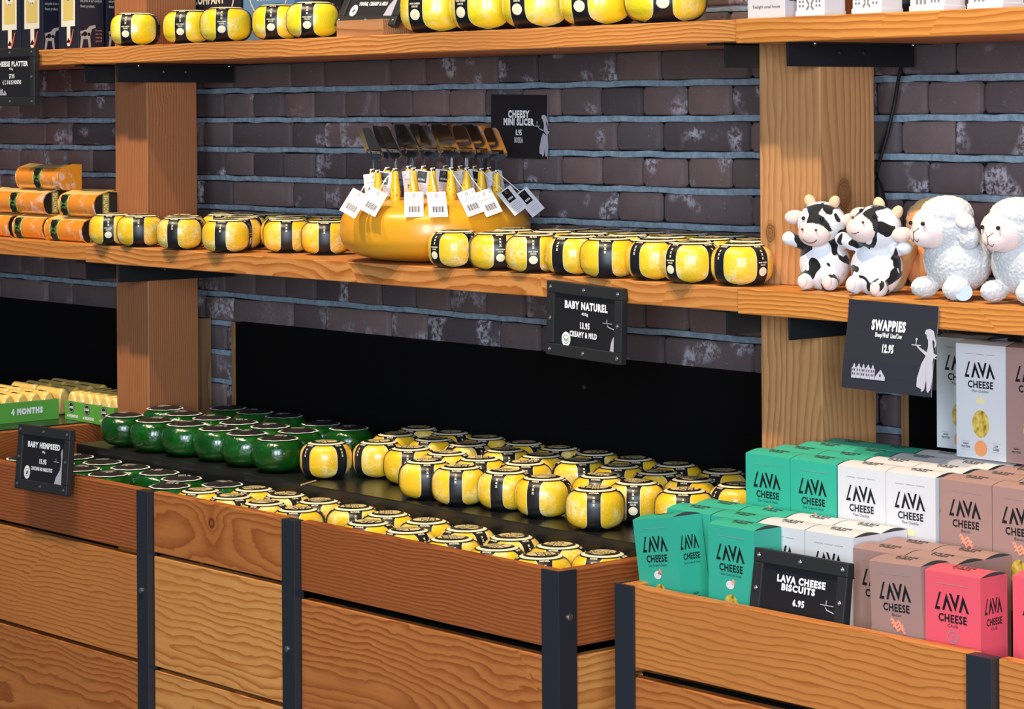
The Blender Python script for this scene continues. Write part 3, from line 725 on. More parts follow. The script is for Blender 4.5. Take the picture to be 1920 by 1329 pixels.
# ================================================================== biscuit cartons
BW, BD, BH = .0985, .060, .178
TEAL, WHT, MAUVE, PINK = (mat('teal_card', (.030,.38,.27), .5), mat('white_card_board', (.62,.62,.655), .5), mat('mauve_card', (.34,.205,.185), .5), mat('pink_card', (.72,.09,.13), .5))
SHADE = mat('painted_lid_gap_shade', (.05,.05,.05), .8); WINY = None  # end caps painted dark for the shade in the gap under the lid
def biscmat():
    m = mat('biscuit', (.62,.42,.08), .45); t = NT(m); tc = t.n('ShaderNodeTexCoord'); n = t.n('ShaderNodeTexNoise', i_Scale=90.0, i_Detail=3.0); t.l(tc, n, 'Object', 0)
    t.l(t.ramp(n.outputs[0], [(.3, (.20,.09,.01)), (.5, (.62,.42,.06)), (.7, (.80,.66,.22))]), t.b, 0, 'Base Color'); return m
BISC = biscmat(); ORANGE = mat('orange_print', (.85,.33,.13), .5); FAINT = mat('faint_grey_print', (.25,.25,.27), .6); MILK = mat('pale_onion_print', (.72,.68,.74), .5); SALMON = mat('salmon_print', (.80,.30,.20), .5)
CHED = mat('pale_cheddar_print', (.80,.68,.38), .5)
def make_carton(m, flavour, kind, fl):
    """front faces -Y, origin at the middle of the base; the lid arches a little between its front and back folds"""
    r = empty('biscuit_carton', label='x', cat='carton', group=None)
    w, d = BW/2-.0006, BD/2-.0004; N = 8
    b = MB(); b.face([(-w,-d,0),(w,-d,0),(w,-d,BH),(-w,-d,BH)]); b.face([(w,d,0),(-w,d,0),(-w,d,BH),(w,d,BH)]); b.face([(-w,d,0),(w,d,0),(w,-d,0),(-w,-d,0)])
    b.face([(w,-d,0),(w,d,0),(w,d,BH),(w,-d,BH)]); b.face([(-w,d,0),(-w,-d,0),(-w,-d,BH),(-w,d,BH)])
    ar = [(-d+2*d*i/N, BH+.0052*math.sin(math.pi*i/N)) for i in range(N+1)]
    for (ya, za), (yb, zb) in zip(ar, ar[1:]): b.face([(-w,ya,za),(w,ya,za),(w,yb,zb),(-w,yb,zb)])
    for s in (-1, 1): b.face([(s*(w-.0012), y, z) for y, z in (ar if s > 0 else ar[::-1])], 1)
    body = b.build('carton', [m, SHADE], r)
    p = MB(); lava(p, -.0315, .126, .062, .0245); text(p, 'CHEESE', 0, .1105, .0105, .0500, .03)
    text(p, flavour, 0, .1035, .0042, len(flavour)*.0021+.006, .0)
    for q in range(3): rect(p, -.030+q*.0205, .1625, -.013+q*.0205, .1632, mi=1)
    p.build('wordmark', [INK, FAINT], body)
    for s_, ws in ((-1, ('HIGH', 'PROTEIN')), (1, ('LOW', 'CARBS'))):
        p = MB(); text(p, ws[0], s_*.030, .0205, .0034, .0026*len(ws[0]), .02); text(p, ws[1], s_*.030, .0155, .0034, .0024*len(ws[1]), .02)
        rect(p, s_*.030-.009, .026, s_*.030+.009, .0264, mi=1); rect(p, s_*.030-.009, .0125, s_*.030+.009, .0129, mi=1); p.build('claim_text', [INK, FAINT], body)
    wn = MB(); disc(wn, 0, .0545, .0165, rz=.0215); wn.build('window', BISC, body)
    if kind == 'cheddar':
        q = MB(); poly(q, [(-.009,.086),(-.009,.092),(0,.098),(.009,.092),(.008,.086)]); q.build('illustration', CHED, body); q = MB(); disc(q, 0, .0165, .0125); q.build('biscuit_picture', ORANGE, body)
    elif kind == 'onion':
        q = MB(); disc(q, -.002, .090, .0085, rz=.0065, mi=0); poly(q, [(-.002,.092),(.004,.100),(.008,.097),(.007,.089)], mi=1); q.build('illustration', [MILK, SALMON], body)
    elif kind == 'bacon':
        q = MB()
        for k in range(3):
            pts = [(-.012+.024*i/8+.002*k, .092+.0028*math.sin(i*1.5)-.0046*(k-1)-.0006*i) for i in range(9)]
            q.face([(x, -.0004-.0002*k, z+.0028) for x, z in pts]+[(x, -.0004-.0002*k, z-.0012) for x, z in pts[::-1]][:])
        q.build('illustration', SALMON, body)
    else:
        q = MB(); ring(q, 0, .090, .008, .0092, n=20); ring(q, .003, .089, .004, .005, n=16); q.build('illustration', FAINT, body)
    for o in kids(body): o.location = (0, -d, 0)
    # lid and side print
    lt = MB(); text(lt, 'LAVA', 0, -.004, .010, .040, .05); text(lt, 'CHEESE', 0, -.0125, .0055, .030, .03)
    def onlid(q): y = q.z; return Vector((q.x, y, BH+.0052*math.sin(math.pi*(y+d)/(2*d))+.0004))
    MB().add(lt, onlid).build('lid_print', fl, body)
    sp = MB(); lava(sp, -.021, .126, .040, .022); text(sp, 'CHEESE', 0, .1105, .0092, .034, .03); text(sp, flavour, 0, .1035, .0036, len(flavour)*.0016+.004, 0)
    MB().add(sp, lambda q: Vector((w+.0004, q.x, q.z))).build('side_wordmark', [INK, FAINT], body); sp = MB(); text(sp, 'HIGH', 0, .056, .0034, .011, .02); text(sp, 'PROTEIN', 0, .0505, .0034, .016, .02); text(sp, 'LOW', 0, .040, .0034, .009, .02); text(sp, 'CARBS', 0, .0345, .0034, .013, .02)
    MB().add(sp, lambda q: Vector((w+.0004, q.x, q.z))).build('side_claim_text', [INK, FAINT], body)
    return snapshot(r)
LIDG = mat('lid_ink', (.045,.04,.035), .6)
KT = make_carton(TEAL, 'Sour Cream & Onion', 'onion', LIDG); KW = make_carton(WHT, 'Plain Cheddar', 'cheddar', LIDG)
KM = make_carton(MAUVE, 'Bacon', 'bacon', LIDG); KP = make_carton(PINK, 'Chilli', 'chilli', LIDG)
usedK = {}
def carton(K, x, y, z, lbl, grp, rot=(0, 0, 0)):
    """x, y: front left lower corner as seen"""
    loc = (x+BW/2, y+BD/2, z+.0003)
    if id(K) not in usedK: usedK[id(K)] = 1; o = K[0]; o.location = loc; o.rotation_euler = rot; o['label'] = lbl; o['group'] = grp
    else: o = dup(K, loc, 0, lbl, grp, rot)
    return o
DEEP = ['front', 'second from the front', 'third from the front', 'fourth from the front', 'fifth']
def block(K, cname, x, y, z, cols, deep, tier):
    cw = ['left', 'right', 'third'] if cols > 1 else ['only']
    for c in range(cols):
        for dd in range(deep):
            carton(K, x+c*BW, y+dd*BD+(rcx.uniform(0, .0004)), z, f'{cname} carton in the {tier} block, {cw[c]} column, {DEEP[dd]}', f'{cname} biscuit cartons, {tier} block', (0, 0, 0))
rcx = random.Random(5)
z1, z2 = ZD1+.0012, ZD2+.0002; z3 = z2+BH+.0056
c2 = at(1397, 852, z=z2+BH); y2 = -.096
x2 = at(1397, 852, y=y2).x
block(KT, 'teal', x2, y2, z2, 2, 4, 'upper'); block(KW, 'white', x2+2*BW+.002, y2, z2, 2, 4, 'upper'); block(KM, 'mauve', x2+4*BW+.010, y2, z2, 2, 4, 'upper')
carton(KM, x2+6*BW+.012, y2, z2, 'mauve carton at the far right end of the upper block', 'mauve biscuit cartons, upper block')
carton(KM, x2+6*BW+.012, y2+BD, z2, 'mauve carton behind the right end one of the upper block', 'mauve biscuit cartons, upper block')
p = at(1758, 840, y=.150); carton(KW, p.x-.002, .150, z3, 'white tall carton standing on the upper block, half hidden behind another', 'cartons standing on the upper block')
p = at(1793, 862, y=.086); carton(KW, p.x, .086, z3, 'white tall carton standing on the upper block, whole front showing', 'cartons standing on the upper block')
carton(KM, p.x+BW+.001, .086, z3, 'mauve tall carton standing on the upper block at the right edge', 'cartons standing on the upper block')
# lower tier: the teal and white ones stand on a thin riser
yt, yf, yff = -.098-BD-.0008, -.098-2*BD-.0016, -.098-3*BD-.0024
zr1 = z1+.013
xt = at(1327, 979, y=yff).x; ym = -.2245; xm = at(1596, 1030, y=ym).x+.003; xw_ = xm-2*BW-.003; xr = xw_-BW-.002
rb_ = MB().box((.119, yf-.001, ZD1+.0003), (xt-.004, -.0985, zr1-.0003)).box((xt-.004, yff-.001, ZD1+.0003), (xt+BW+.002, -.0985, zr1-.0003)).box((xt+BW+.002, yf-.001, ZD1+.0003), (xw_+2*BW+.0015, -.0985, zr1-.0003))
tag(rb_.build('riser_board', LAMIN), 'thin black riser board under the lower teal and white cartons', 'board')
carton(KT, xt, yff, zr1, 'upright teal carton at the front, right beside the leaning one', 'teal biscuit cartons, lower block')
for dd, y_ in enumerate((yf, yt)):
    carton(KT, xr-BW-.0012, y_, zr1, f'teal carton in the lower block behind the leaning one, {("nearer", "farther")[dd]} one', 'teal biscuit cartons, lower block')
    carton(KT, xr, y_, zr1, f'teal carton in the lower block behind the upright front one, {("nearer", "farther")[dd]} one', 'teal biscuit cartons, lower block')
    for i, nm in ((0, 'left'), (1, 'right')):
        carton(KW, xw_+i*(BW+.0006), y_, zr1, f'white carton in the lower block behind the framed sign, {nm} one, {("front", "rear")[dd]} row', 'white biscuit cartons, lower block')
for dd, y_ in enumerate((ym, ym+BD+.0006)):
    for i in range(2): carton(KM, xm+i*(BW+.0008), y_, z1, f'mauve carton in the lower block, {("left", "right")[i]} column, {("front", "rear")[dd]} row', 'mauve biscuit cartons, lower block')
p = at(1628, 1062, y=-.288)
carton(KM, p.x+.008, -.2868, z1+.002, 'mauve carton at the very front, tilted a little, left of the pink ones', 'mauve biscuit cartons, lower block', (.015, -.035, -.02))
xp = at(1731, 1067, y=-.282).x+.006
carton(KP, xp, -.286, z1, 'pink carton at the front, full face and side showing', 'pink biscuit cartons, lower block', (0, 0, .02))
carton(KP, xp+BW+.016, -.236, z1, 'pink carton second from the left in the front row', 'pink biscuit cartons, lower block')
carton(KP, xp+2*BW+.018, -.236, z1, 'pink carton at the right end of the front row', 'pink biscuit cartons, lower block')
carton(KP, xp+BW+.016, -.236+BD+.001, z1, 'pink carton in the second row, half hidden at the right edge', 'pink biscuit cartons, lower block')
# the leaning one: tips to its left over the rim
p = at(1176, 978, y=-.284)
o = dup(KT, (p.x+.0835, -.284+BD/2+.003, z1+.009), 0, 'teal carton leaning to the left at the front left corner', 'teal biscuit cartons, lower block', rot=(0, -.165, -.05))
# ================================================================== price signs
def frame_from(tl, tr, br, bl):
    c = (tl+tr+br+bl)/4; X = ((tr-tl)+(br-bl)); w = X.length/2; X.normalize(); Z = ((tl-bl)+(tr-br)); h = Z.length/2; Z = (Z-X*Z.dot(X)).normalized(); Y = Z.cross(X)
    m = Matrix((X, Y, Z)).transposed().to_4x4(); m.translation = c; return m, w, h
LADY = [(.30,.98),(.40,1.0),(.50,.97),(.53,.91),(.58,.82),(.60,.74),(.56,.71),(.55,.80),(.50,.84),(.49,.80),(.55,.66),(.56,.62),(.66,.60),(.60,.57),(.66,.53),(.57,.555),(.56,.48),(.60,.25),(.56,.06),(.50,.0),(.46,.03),(.44,.20),(.40,.04),(.33,.0),(.32,.05),(.20,.08),(.20,.22),(.28,.45),(.37,.58),(.36,.64),(.18,.685),(.14,.72),(.10,.72),(.12,.70),(.20,.655),(.37,.61),(.40,.72),(.38,.82),(.34,.86),(.33,.90),(.28,.92)]
def lady(mb, x, z, h, mi=0, clip=None):
    poly(mb, [(a*h*.8, b*h) for a, b in LADY], -.0004, mi, 1, 1, x, z)
    rect(mb, x-.02*h, z+.72*h, x+.17*h, z+.735*h, mi=mi); rect(mb, x+.06*h, z+.735*h, x+.075*h, z+.80*h, mi=mi); disc(mb, x+.068*h, z+.82*h, .022*h, mi=mi, n=10)
def houses(mb, x, z, h, mi=0):
    for i in range(5):
        w_ = .42*h; x0 = x+i*w_*1.04; t_ = h*(.72+.06*(i % 2))
        poly(mb, [(0,0),(w_,0),(w_,t_),(w_*.75,t_+.06*h),(w_*.68,h*.94),(w_*.5,h*1.04),(w_*.32,h*.94),(w_*.25,t_+.06*h),(0,t_)], -.0004, mi, 1, 1, x0, z)
        for zz in (.22, .50): rect(mb, x0+w_*.2, z+zz*h, x0+w_*.38, z+(zz+.16)*h, -.0007, mi+1); rect(mb, x0+w_*.6, z+zz*h, x0+w_*.78, z+(zz+.16)*h, -.0007, mi+1)
    x0 = x+5*.42*h*1.04; poly(mb, [(0,0),(.95*h,0),(.95*h,.25*h),(.5*h,.75*h),(.05*h,.25*h)], -.0004, mi, 1, 1, x0, z); rect(mb, x0+.42*h, z+.25*h, x0+.56*h, z+.42*h, -.0007, mi+1)
def framed_sign(corners, draw, lbl, fw=.021):
    m, w, h = frame_from(*corners)
    r = empty('framed_price_sign', label=lbl, cat='price sign', group='price signs in riveted metal frames'); r.matrix_world = m
    f = MB(); a, b = w/2, h/2; t0, t1 = -.004, .010
    f.box((-a, t0, b-fw), (a, t1, b)).box((-a, t0, -b), (a, t1, -b+fw)).box((-a, t0+.0004, -b+fw), (-a+fw*.95, t1, b-fw)).box((a-fw*.95, t0+.0004, -b+fw), (a, t1, b-fw))
    f.build('frame', FRAMEM, r, bevel=.0016)
    MB().box((-a+fw*.8, .0005, -b+fw*.8), (a-fw*.8, .004, b-fw*.8)).build('sign_sheet', SIGNB, r)
    d = MB(); draw(d, w-2*fw, h-2*fw); d.build('lettering', [WHITE, GREYP, SIGNB, LEAFG], r)
    for x, z in ((-1,1),(0,1),(1,1),(-1,0),(1,0),(-1,-1),(0,-1),(1,-1)):
        MB().lathe([(.0034, 0), (.0034, .0008), (.0022, .0018), (.0012, .0019), (.0011, .0004), (0, .0004)], 14).build('rivet', ZINC, r, True, loc=(x*(a-fw*.5), t0, z*(b-fw*.5)), rot=(math.pi/2, 0, 0))
    return r
LEAFG = mat('leaf_green_print', (.18,.36,.06), .5)
def badge(d, x, z, r_, leaf=True):
    disc(d, x, z, r_, rz=r_*1.12, mi=0); ring(d, x, z, r_*.62, r_*.68, -.0007, 2); 
    if leaf: poly(d, [(0,-.5),(.06,0),(.5,.3),(.35,-.15),(.05,-.35)], -.0008, 3, r_, r_, x, z); poly(d, [(0,-.5),(-.06,0),(-.5,.3),(-.35,-.15),(-.05,-.35)], -.0008, 3, r_, r_, x, z)
    else: poly(d, [(-.3,-.3),(.1,.4),(.35,.1),(.05,-.4)], -.0008, 2, r_, r_, x, z)
def c_at(y, *uv): return [at(u, v, y=(y[i] if isinstance(y, (tuple, list)) else y)) for i, (u, v) in enumerate(uv)]
def d_nat(d, w, h):
    text(d, 'BABY NATUREL', .02*w, .235*h, .135*h, .72*w, .055); text(d, '400g', 0, .12*h, .055*h, .11*w, .02)
    text(d, '13.95', .005*w, -.14*h, .115*h, .16*w, .05); text(d, 'CREAMY & MILD', -.02*w, -.31*h, .10*h, .46*w, .05); badge(d, -.31*w, -.385*h, .075*w)
    poly(d, [(.43,-.5),(.44,-.36),(.47,-.25),(.50,-.20),(.50,-.5)], -.0004, 1, w, h); rect(d, .30*w, .02*h, .46*w, .032*h, mi=1); rect(d, .365*w, .03*h, .375*w, .10*h, mi=1); poly(d, [(.37,.015),(.39,-.05),(.5,-.09),(.5,-.07),(.40,-.035)], -.0004, 1, w, h)
framed_sign(c_at(-.0125, (1026,524), (1168,542), (1168,684), (1028,664)), d_nat, 'framed black price sign screwed to the middle shelf edge, showing 13.95')
def d_hemp(d, w, h):
    text(d, 'BABY HEMPSEED', .0*w, .25*h, .115*h, .78*w, .055); text(d, '400g', 0, .14*h, .05*h, .08*w, .02)
    text(d, '15.95', 0, -.10*h, .10*h, .17*w, .05); text(d, 'CONTAINS NO NARCOTICS', -.02*w, -.26*h, .075*h, .52*w, .05); badge(d, -.37*w, -.33*h, .075*w, False)
    poly(d, [(.30,-.5),(.33,-.36),(.42,-.18),(.44,.02),(.42,.2),(.45,.30),(.46,.22),(.46,-.1),(.47,-.5)], -.0004, 1, w, h); rect(d, .26*w, -.02*h, .38*w, -.008*h, mi=1); rect(d, .305*w, 0, .315*w, .06*h, mi=1)
framed_sign(c_at((-.332,-.332,-.345,-.345), (40,794), (136,808), (124,929), (27,915)), d_hemp, 'framed black price sign leaning on the left counter rim, showing 15.95')
def d_plat(d, w, h):
    text(d, 'CHEESE PLATTER', .03*w, .28*h, .115*h, .82*w, .055); text(d, '400g', 0, .19*h, .05*h, .10*w, .02); text(d, '27.95', .02*w, -.02*h, .10*h, .14*w, .04); text(d, '4, 7, 10 & 25 MONTHS', .02*w, -.17*h, .095*h, .48*w, .04)
    houses(d, -.40*w, -.45*h, .17*h, 1)
framed_sign(c_at(-.012, (-23,92), (66,90), (66,198), (-23,200)), d_plat, 'framed black price sign on the top shelf edge at the left, below the platter boxes')
def d_lava(d, w, h):
    text(d, 'LAVA CHEESE', .02*w, .20*h, .125*h, .66*w, .055); text(d, 'BISCUITS', -.01*w, .045*h, .12*h, .46*w, .055); text(d, '6.95', .01*w, -.22*h, .115*h, .16*w, .05)
    rect(d, .30*w, -.10*h, .48*w, -.085*h, mi=1); rect(d, .375*w, -.08*h, .385*w, 0, mi=1); poly(d, [(.36,-.11),(.39,-.19),(.49,-.23),(.49,-.21),(.40,-.17)], -.0004, 1, w, h)
cs = c_at((-.275,-.275,-.292,-.292), (1426,1026), (1597,1058), (1577,1208), (1396,1172))
framed_sign(cs, d_lava, 'framed black price sign leaning among the coloured cartons, showing 6.95')
def d_young(d, w, h):
    text(d, 'YOUNG, CREAMY & MILD', .0*w, -.20*h, .09*h, .60*w, .05); badge(d, -.36*w, -.34*h, .075*w, False); poly(d, [(.30,-.48),(.34,-.2),(.42,.0),(.47,.0),(.47,-.48)], -.0004, 1, w, h)
blk = empty('wooden_sign_block', label='small sawn wooden block on the top shelf holding up a price sign', cat='block')
pL, pR = at(631, 58, y=.030), at(718, 55, y=.030)
blk.location = ((pL.x+pR.x)/2, .075, ZU)
MB().box((-(pR.x-pL.x)/2, -.045, 0), ((pR.x-pL.x)/2, .045, .033)).build('block', wood((.52,.27,.12), (.20,.075,.03), 190, .002, pith=.25, knots=0), blk, bevel=.001)
framed_sign(c_at((.100,.100,.045,.045), (668,-52), (782,-58), (742,50), (630,47)), d_young, 'framed black price sign on the wooden block on the top shelf')
def sheet_sign(corners, m_, draw, lbl, curl=.0):
    m, w, h = frame_from(*corners)
    r = empty('price_card', label=lbl, cat='price sign', group='unframed black price cards'); r.matrix_world = m
    N = 6; b = MB()
    y = lambda z: -curl*math.sin((.5-z/h)*1.6)**2
    for i in range(N):
        za, zb = -h/2+h*i/N, -h/2+h*(i+1)/N
        for q, rev in ((0, 0), (.0009, 1)):
            f = [(-w/2, y(za)+q, za), (w/2, y(za)+q, za), (w/2, y(zb)+q, zb), (-w/2, y(zb)+q, zb)]; b.face(f[::-1] if rev else f)
        for s in (-1, 1): b.face([(s*w/2, y(za), za), (s*w/2, y(za)+.0009, za), (s*w/2, y(zb)+.0009, zb), (s*w/2, y(zb), zb)], 1)
    b.face([(-w/2, y(-h/2), -h/2), (-w/2, y(-h/2)+.0009, -h/2), (w/2, y(-h/2)+.0009, -h/2), (w/2, y(-h/2), -h/2)], 1)
    sh = b.build('card', [m_, GREYP], r)
    for part in ('lettering', 'waitress_picture', 'house_picture'):
        d = MB(); draw(d, w, h, part)
        if d.v: MB().add(d, lambda p: Vector((p.x, p.y+y(p.z)-.0004, p.z))).build(part, [WHITE, GREYP, m_], r)
    return r
def d_swap(d, w, h, part):
    if part == 'house_picture': return houses(d, -.39*w, -.375*h, .16*h, 1)
    if part == 'waitress_picture': return lady(d, .255*w, -.455*h, .70*h, 1)
    text(d, 'SWAPPIES', -.03*w, .185*h, .105*h, .38*w, .055); text(d, 'Sheep/Wolf  Lion/Cow', -.02*w, .105*h, .05*h, .30*w, .03); text(d, '12.95', -.01*w, -.06*h, .085*h, .125*w, .05)
sheet_sign(c_at((-.014,-.014,-.020,-.020), (1594,561), (1759,574), (1757,745), (1585,725)), SIGNN, d_swap, 'dark navy price card hanging from the middle shelf below the plush animals', .012)
def d_slice(d, w, h, part):
    if part == 'waitress_picture': return lady(d, .29*w, -.47*h, .66*h, 1)
    if part == 'house_picture': return
    text(d, 'CHEESY', 0, .14*h, .105*h, .38*w, .055); text(d, 'MINI SLICER', 0, .02*h, .10*h, .54*w, .055); text(d, '8.95', .0*w, -.14*h, .085*h, .11*w, .04); text(d, 'BOSKA', 0, -.26*h, .085*h, .15*w, .02)
ys = YW-.012
sheet_sign(c_at(ys, (922,178), (1026,177), (1027,299), (920,293)), SIGNB, d_slice, 'black price card on the brick wall above the cheese slicers')
# toothpick on the step edge
a, b = at(566, 913, y=-.118, ), at(592, 901, y=-.075)
a = Vector((a.x, -.118, ZP1+.0022)); b = at(592, 901, z=ZP1+.0018)
tag(MB().tube([a+(a-b)*.05, b], .0016, 6).build('wooden_stick', mat('bare_wood', (.55,.40,.22), .6), None, True), 'short pale wooden stick lying on the edge of the black step', 'stick')
# ================================================================== plush animals
def blob(name, parts, voxel, m, parent, fluff=0, freq=150, smooth=6):
    b = MB()
    for c, r, *rot in parts: b.ball(c, r, Matrix.Rotation(rot[0], 3, 'Y') if rot else None, nu=24, nv=16)
    o = b.build('tmp', m); md = o.modifiers.new('r', 'REMESH'); md.mode = 'VOXEL'; md.voxel_size = voxel
    sm = o.modifiers.new('s', 'SMOOTH'); sm.factor = .5; sm.iterations = smooth
    dg = bpy.context.evaluated_depsgraph_get(); dg.update(); me = bpy.data.meshes.new_from_object(o.evaluated_get(dg)); me.name = name
    bpy.data.objects.remove(o)
    if fluff:
        for v in me.vertices:
            k = noise.noise(v.co*freq)+.6*noise.noise(v.co*freq*2.3+Vector((5, 3, 1))); v.co += v.normal*fluff*k
    me.polygons.foreach_set('use_smooth', [True]*len(me.polygons)); me.materials.clear(); me.materials.append(m)
    q = bpy.data.objects.new(name, me); COL.objects.link(q); q.parent = parent; return q
def fabric(name, col, spots=None, scale=24, thr=.585):
    m = mat(name, col, .9, spec=.15); m.node_tree.nodes['Principled BSDF'].inputs['Sheen Weight'].default_value = .3; t = NT(m); tc = t.n('ShaderNodeTexCoord'); oi = t.n('ShaderNodeObjectInfo')
    if spots:
        sd = t.n('ShaderNodeVectorMath', operation='SCALE'); sd.inputs[0].default_value = (5.3, 2.7, 4.1); t.l(oi, sd, 'Random', 'Scale')
        ad = t.n('ShaderNodeVectorMath', operation='ADD'); t.l(tc, ad, 'Object', 0); t.l(sd, ad, 0, 1)
        n = t.n('ShaderNodeTexNoise', i_Scale=float(scale), i_Detail=.6, i_Distortion=.6); t.l(ad, n)
        t.l(t.ramp(n.outputs[0], [(thr, col), (thr+.012, spots)]), t.b, 0, 'Base Color')
    f = t.n('ShaderNodeTexNoise', i_Scale=420.0, i_Detail=2.0); t.l(tc, f, 'Object', 0); t.bump(f.outputs[0], .5, .0015); return m
COWF = fabric('cow_fabric', (.74,.74,.78), (.008,.008,.010), 36, .545); SKINP = fabric('pink_plush', (.80,.60,.56)); HORN = fabric('peach_plush', (.78,.50,.32)); FLEECE = fabric('white_fleece', (.60,.60,.61))
FACE = fabric('cream_pink_plush', (.80,.64,.62)); EYE = mat('eye_bead', (.004,.004,.005), .12); THREAD = mat('brown_thread', (.10,.03,.03), .8); TAN = fabric('tan_plush', (.70,.42,.16)); ORN = fabric('orange_plush', (.72,.32,.12)); MANE = fabric('sandy_fleece', (.66,.45,.20)); SPOTM = mat('black_felt', (.010,.010,.012), .9)
def cow(lbl, loc, rz, headrot, lean):
    r = empty('plush_cow', loc, rz, lbl, 'plush toy', 'plush cows')
    hc = Vector((0, -.010, .108)); Rh = Matrix.Rotation(headrot[2], 3, 'Z') @ Matrix.Rotation(headrot[0], 3, 'X') @ Matrix.Rotation(headrot[1], 3, 'Y')
    H = lambda p: hc+Rh @ Vector(p)
    blob('body', [((0,.002,.044),(.043,.036,.046)), ((0,-.002,.075),(.030,.026,.025)), (hc,(.041,.037,.037)), ((-.040,-.012,.078),(.019,.011,.011),.3), ((-.054,-.018,.084),(.013,.012,.012)),
         ((.040,-.012,.078),(.019,.011,.011),-.3), ((.054,-.018,.084),(.013,.012,.012)), ((-.021,-.030,.016),(.0135,.020,.0155)), ((.021,-.030,.016),(.0135,.020,.0155))], .0028, COWF, r)
    def part(nm, cs, m, vox=.0022):
        return blob(nm, cs, vox, m, r)
    mz = H((0, -.026, -.012)); part('muzzle', [(mz, (.028,.021,.0215))], SKINP)
    for s in (-1, 1):
        part('ear', [(H((s*.052, .004, .008)), (.019,.0075,.0125), -s*.35*0-headrot[1])], SKINP)
        part('horn', [(H((s*.022, .002, .036)), (.0095,.0085,.0125), s*.5)], HORN)
        MB().ball(H((s*.0165, -.0325, .013)), .0033, nu=12, nv=8).build('eye', EYE, r, True)
        MB().ball(H((s*.0125, -.0455, -.003)), .0022, nu=10, nv=6).build('nostril', THREAD, r, True)
        part('foot_pad', [((s*.021, -.0455, .016), (.0095,.0045,.0115))], SKINP)
    pts = []
    for i in range(11):
        a = -1+2*i/10; x = .0125*a; z = -.0195-.0060*(1-a*a)
        y = -.026-.021*math.sqrt(max(0, 1-(x/.028)**2-((z+.012)/.0215)**2))-.0004; pts.append(H((x, y, z)))
    MB().tube(pts, .0008, 6).build('mouth', THREAD, r, True)
    # felt patch round one eye, laid on the curve of the head
    d = [(.001,.034),(.008,.037),(.012,.030),(.009,.021),(.019,.016),(.027,.006),(.031,-.006),(.026,-.008),(.020,.002),(.012,.006),(.002,.007),(-.008,.010),(-.006,.018)]
    def inside(x, z):
        c = False
        for (xa, za), (xb, zb) in zip(d, d[1:]+d[:1]):
            if (za > z) != (zb > z) and x < (xb-xa)*(z-za)/(zb-za)+xa: c = not c
        return c
    p = MB(); g = .0012; Y = lambda x, z: -.037*math.sqrt(max(.02, 1-(x/.041)**2-(z/.037)**2))-.0006
    for i in range(-10, 30):
        for j in range(-10, 34):
            x, z = i*g, j*g
            if inside(x+g/2, z+g/2): p.face([H((a_, Y(a_, b_), b_)) for a_, b_ in ((x,z),(x+g,z),(x+g,z+g),(x,z+g))])
    p.build('eye_patch', SPOTM, r, True)
    r.rotation_euler = (lean[0], lean[1], rz); return r
yp = .055
cow('plush black and white cow sitting upright beside the right post, looking ahead', (at(1546, 480, y=.058).x, .058, ZM+.0005), .38, (.10, .03, -.12), (0, 0))
cow('plush black and white cow slumped sideways with its head thrown back, second from the post', (at(1638, 490, y=.036).x, .036, ZM-.001), .30, (-.35, .20, -.35), (0, .10))
def sheep(lbl, loc, rz, hr=(0, 0, 0)):
    r = empty('plush_sheep', loc, rz, lbl, 'plush toy', 'plush sheep')
    hc = Vector((-.006, -.020, .114)); Rh = Matrix.Rotation(hr[2], 3, 'Z') @ Matrix.Rotation(hr[0], 3, 'X'); H = lambda p: hc+Rh @ Vector(p)
    blob('body', [((0,.004,.060),(.058,.048,.052)), (hc,(.044,.040,.039)), ((0,-.004,.090),(.044,.038,.034)), ((.044,-.020,.098),(.019,.014,.020)), ((-.034,-.034,.018),(.018,.026,.0165)), ((.028,-.030,.018),(.020,.024,.018)), ((-.044,-.014,.090),(.016,.013,.016)), (H((.004,.002,.018)),(.043,.039,.028))], .0018, FLEECE, r, .0015, 330, 3)
    blob('face', [(H((-.003,-.021,-.003)), (.0365,.028,.033)), (H((-.004,-.036,-.014)), (.023,.018,.019))], .002, FACE, r)
    for s in (-1, 1):
        blob('ear', [(H((s*.050, .004, .008)), (.020,.010,.013), s*.5)], .002, FLEECE, r, .0012, 260, 3)
        blob('ear_lining', [(H((s*.052, -.005, .006)), (.014,.005,.008), s*.5)], .0018, FACE, r)
        MB().ball(H((-.003+s*.0165, -.0487, .004)), .0034, nu=12, nv=8).build('eye', EYE, r, True)
    fz = lambda x, z: H((x, -.0362-.018*math.sqrt(max(0, 1-((x+.004)/.022)**2-((z+.014)/.018)**2))-.0007, z))
    m = MB(); m.tube([fz(-.012,-.003), fz(-.004,-.010), fz(.004,-.003)], .0006, 6); m.tube([fz(-.004,-.010), fz(-.004,-.020)], .0006, 6); m.tube([fz(-.013,-.020), fz(-.010,-.0245), fz(-.004,-.020), fz(.002,-.0245), fz(.006,-.020)], .0006, 6)
    m.build('nose_and_mouth', THREAD, r, True); return r
s1 = sheep('white plush sheep with curly fleece, in front of the sandy toy', (at(1793, 480, y=.045).x, .045, ZM+.0012), -.05, (.0, 0, -.22))
MB().lathe([(.0135, 0), (.0135, .0008), (0, .0009)], 24).build('hang_tag', mat('clear_tag', (.35,.45,.55), .15), s1, True, loc=(.050, -.038, .013), rot=(1.1, 0, .5))
sheep('white plush sheep at the right edge of the photo, on the middle shelf', (at(1924, 490, y=.050).x, .050, ZM+.0012), .05, (.05, 0, -.15))
lx = at(1742, 490, y=.165)
r = empty('plush_lion', (lx.x, .165, ZM+.001), .35, 'orange and sandy plush toy lying behind the front sheep, mostly hidden', 'plush toy')
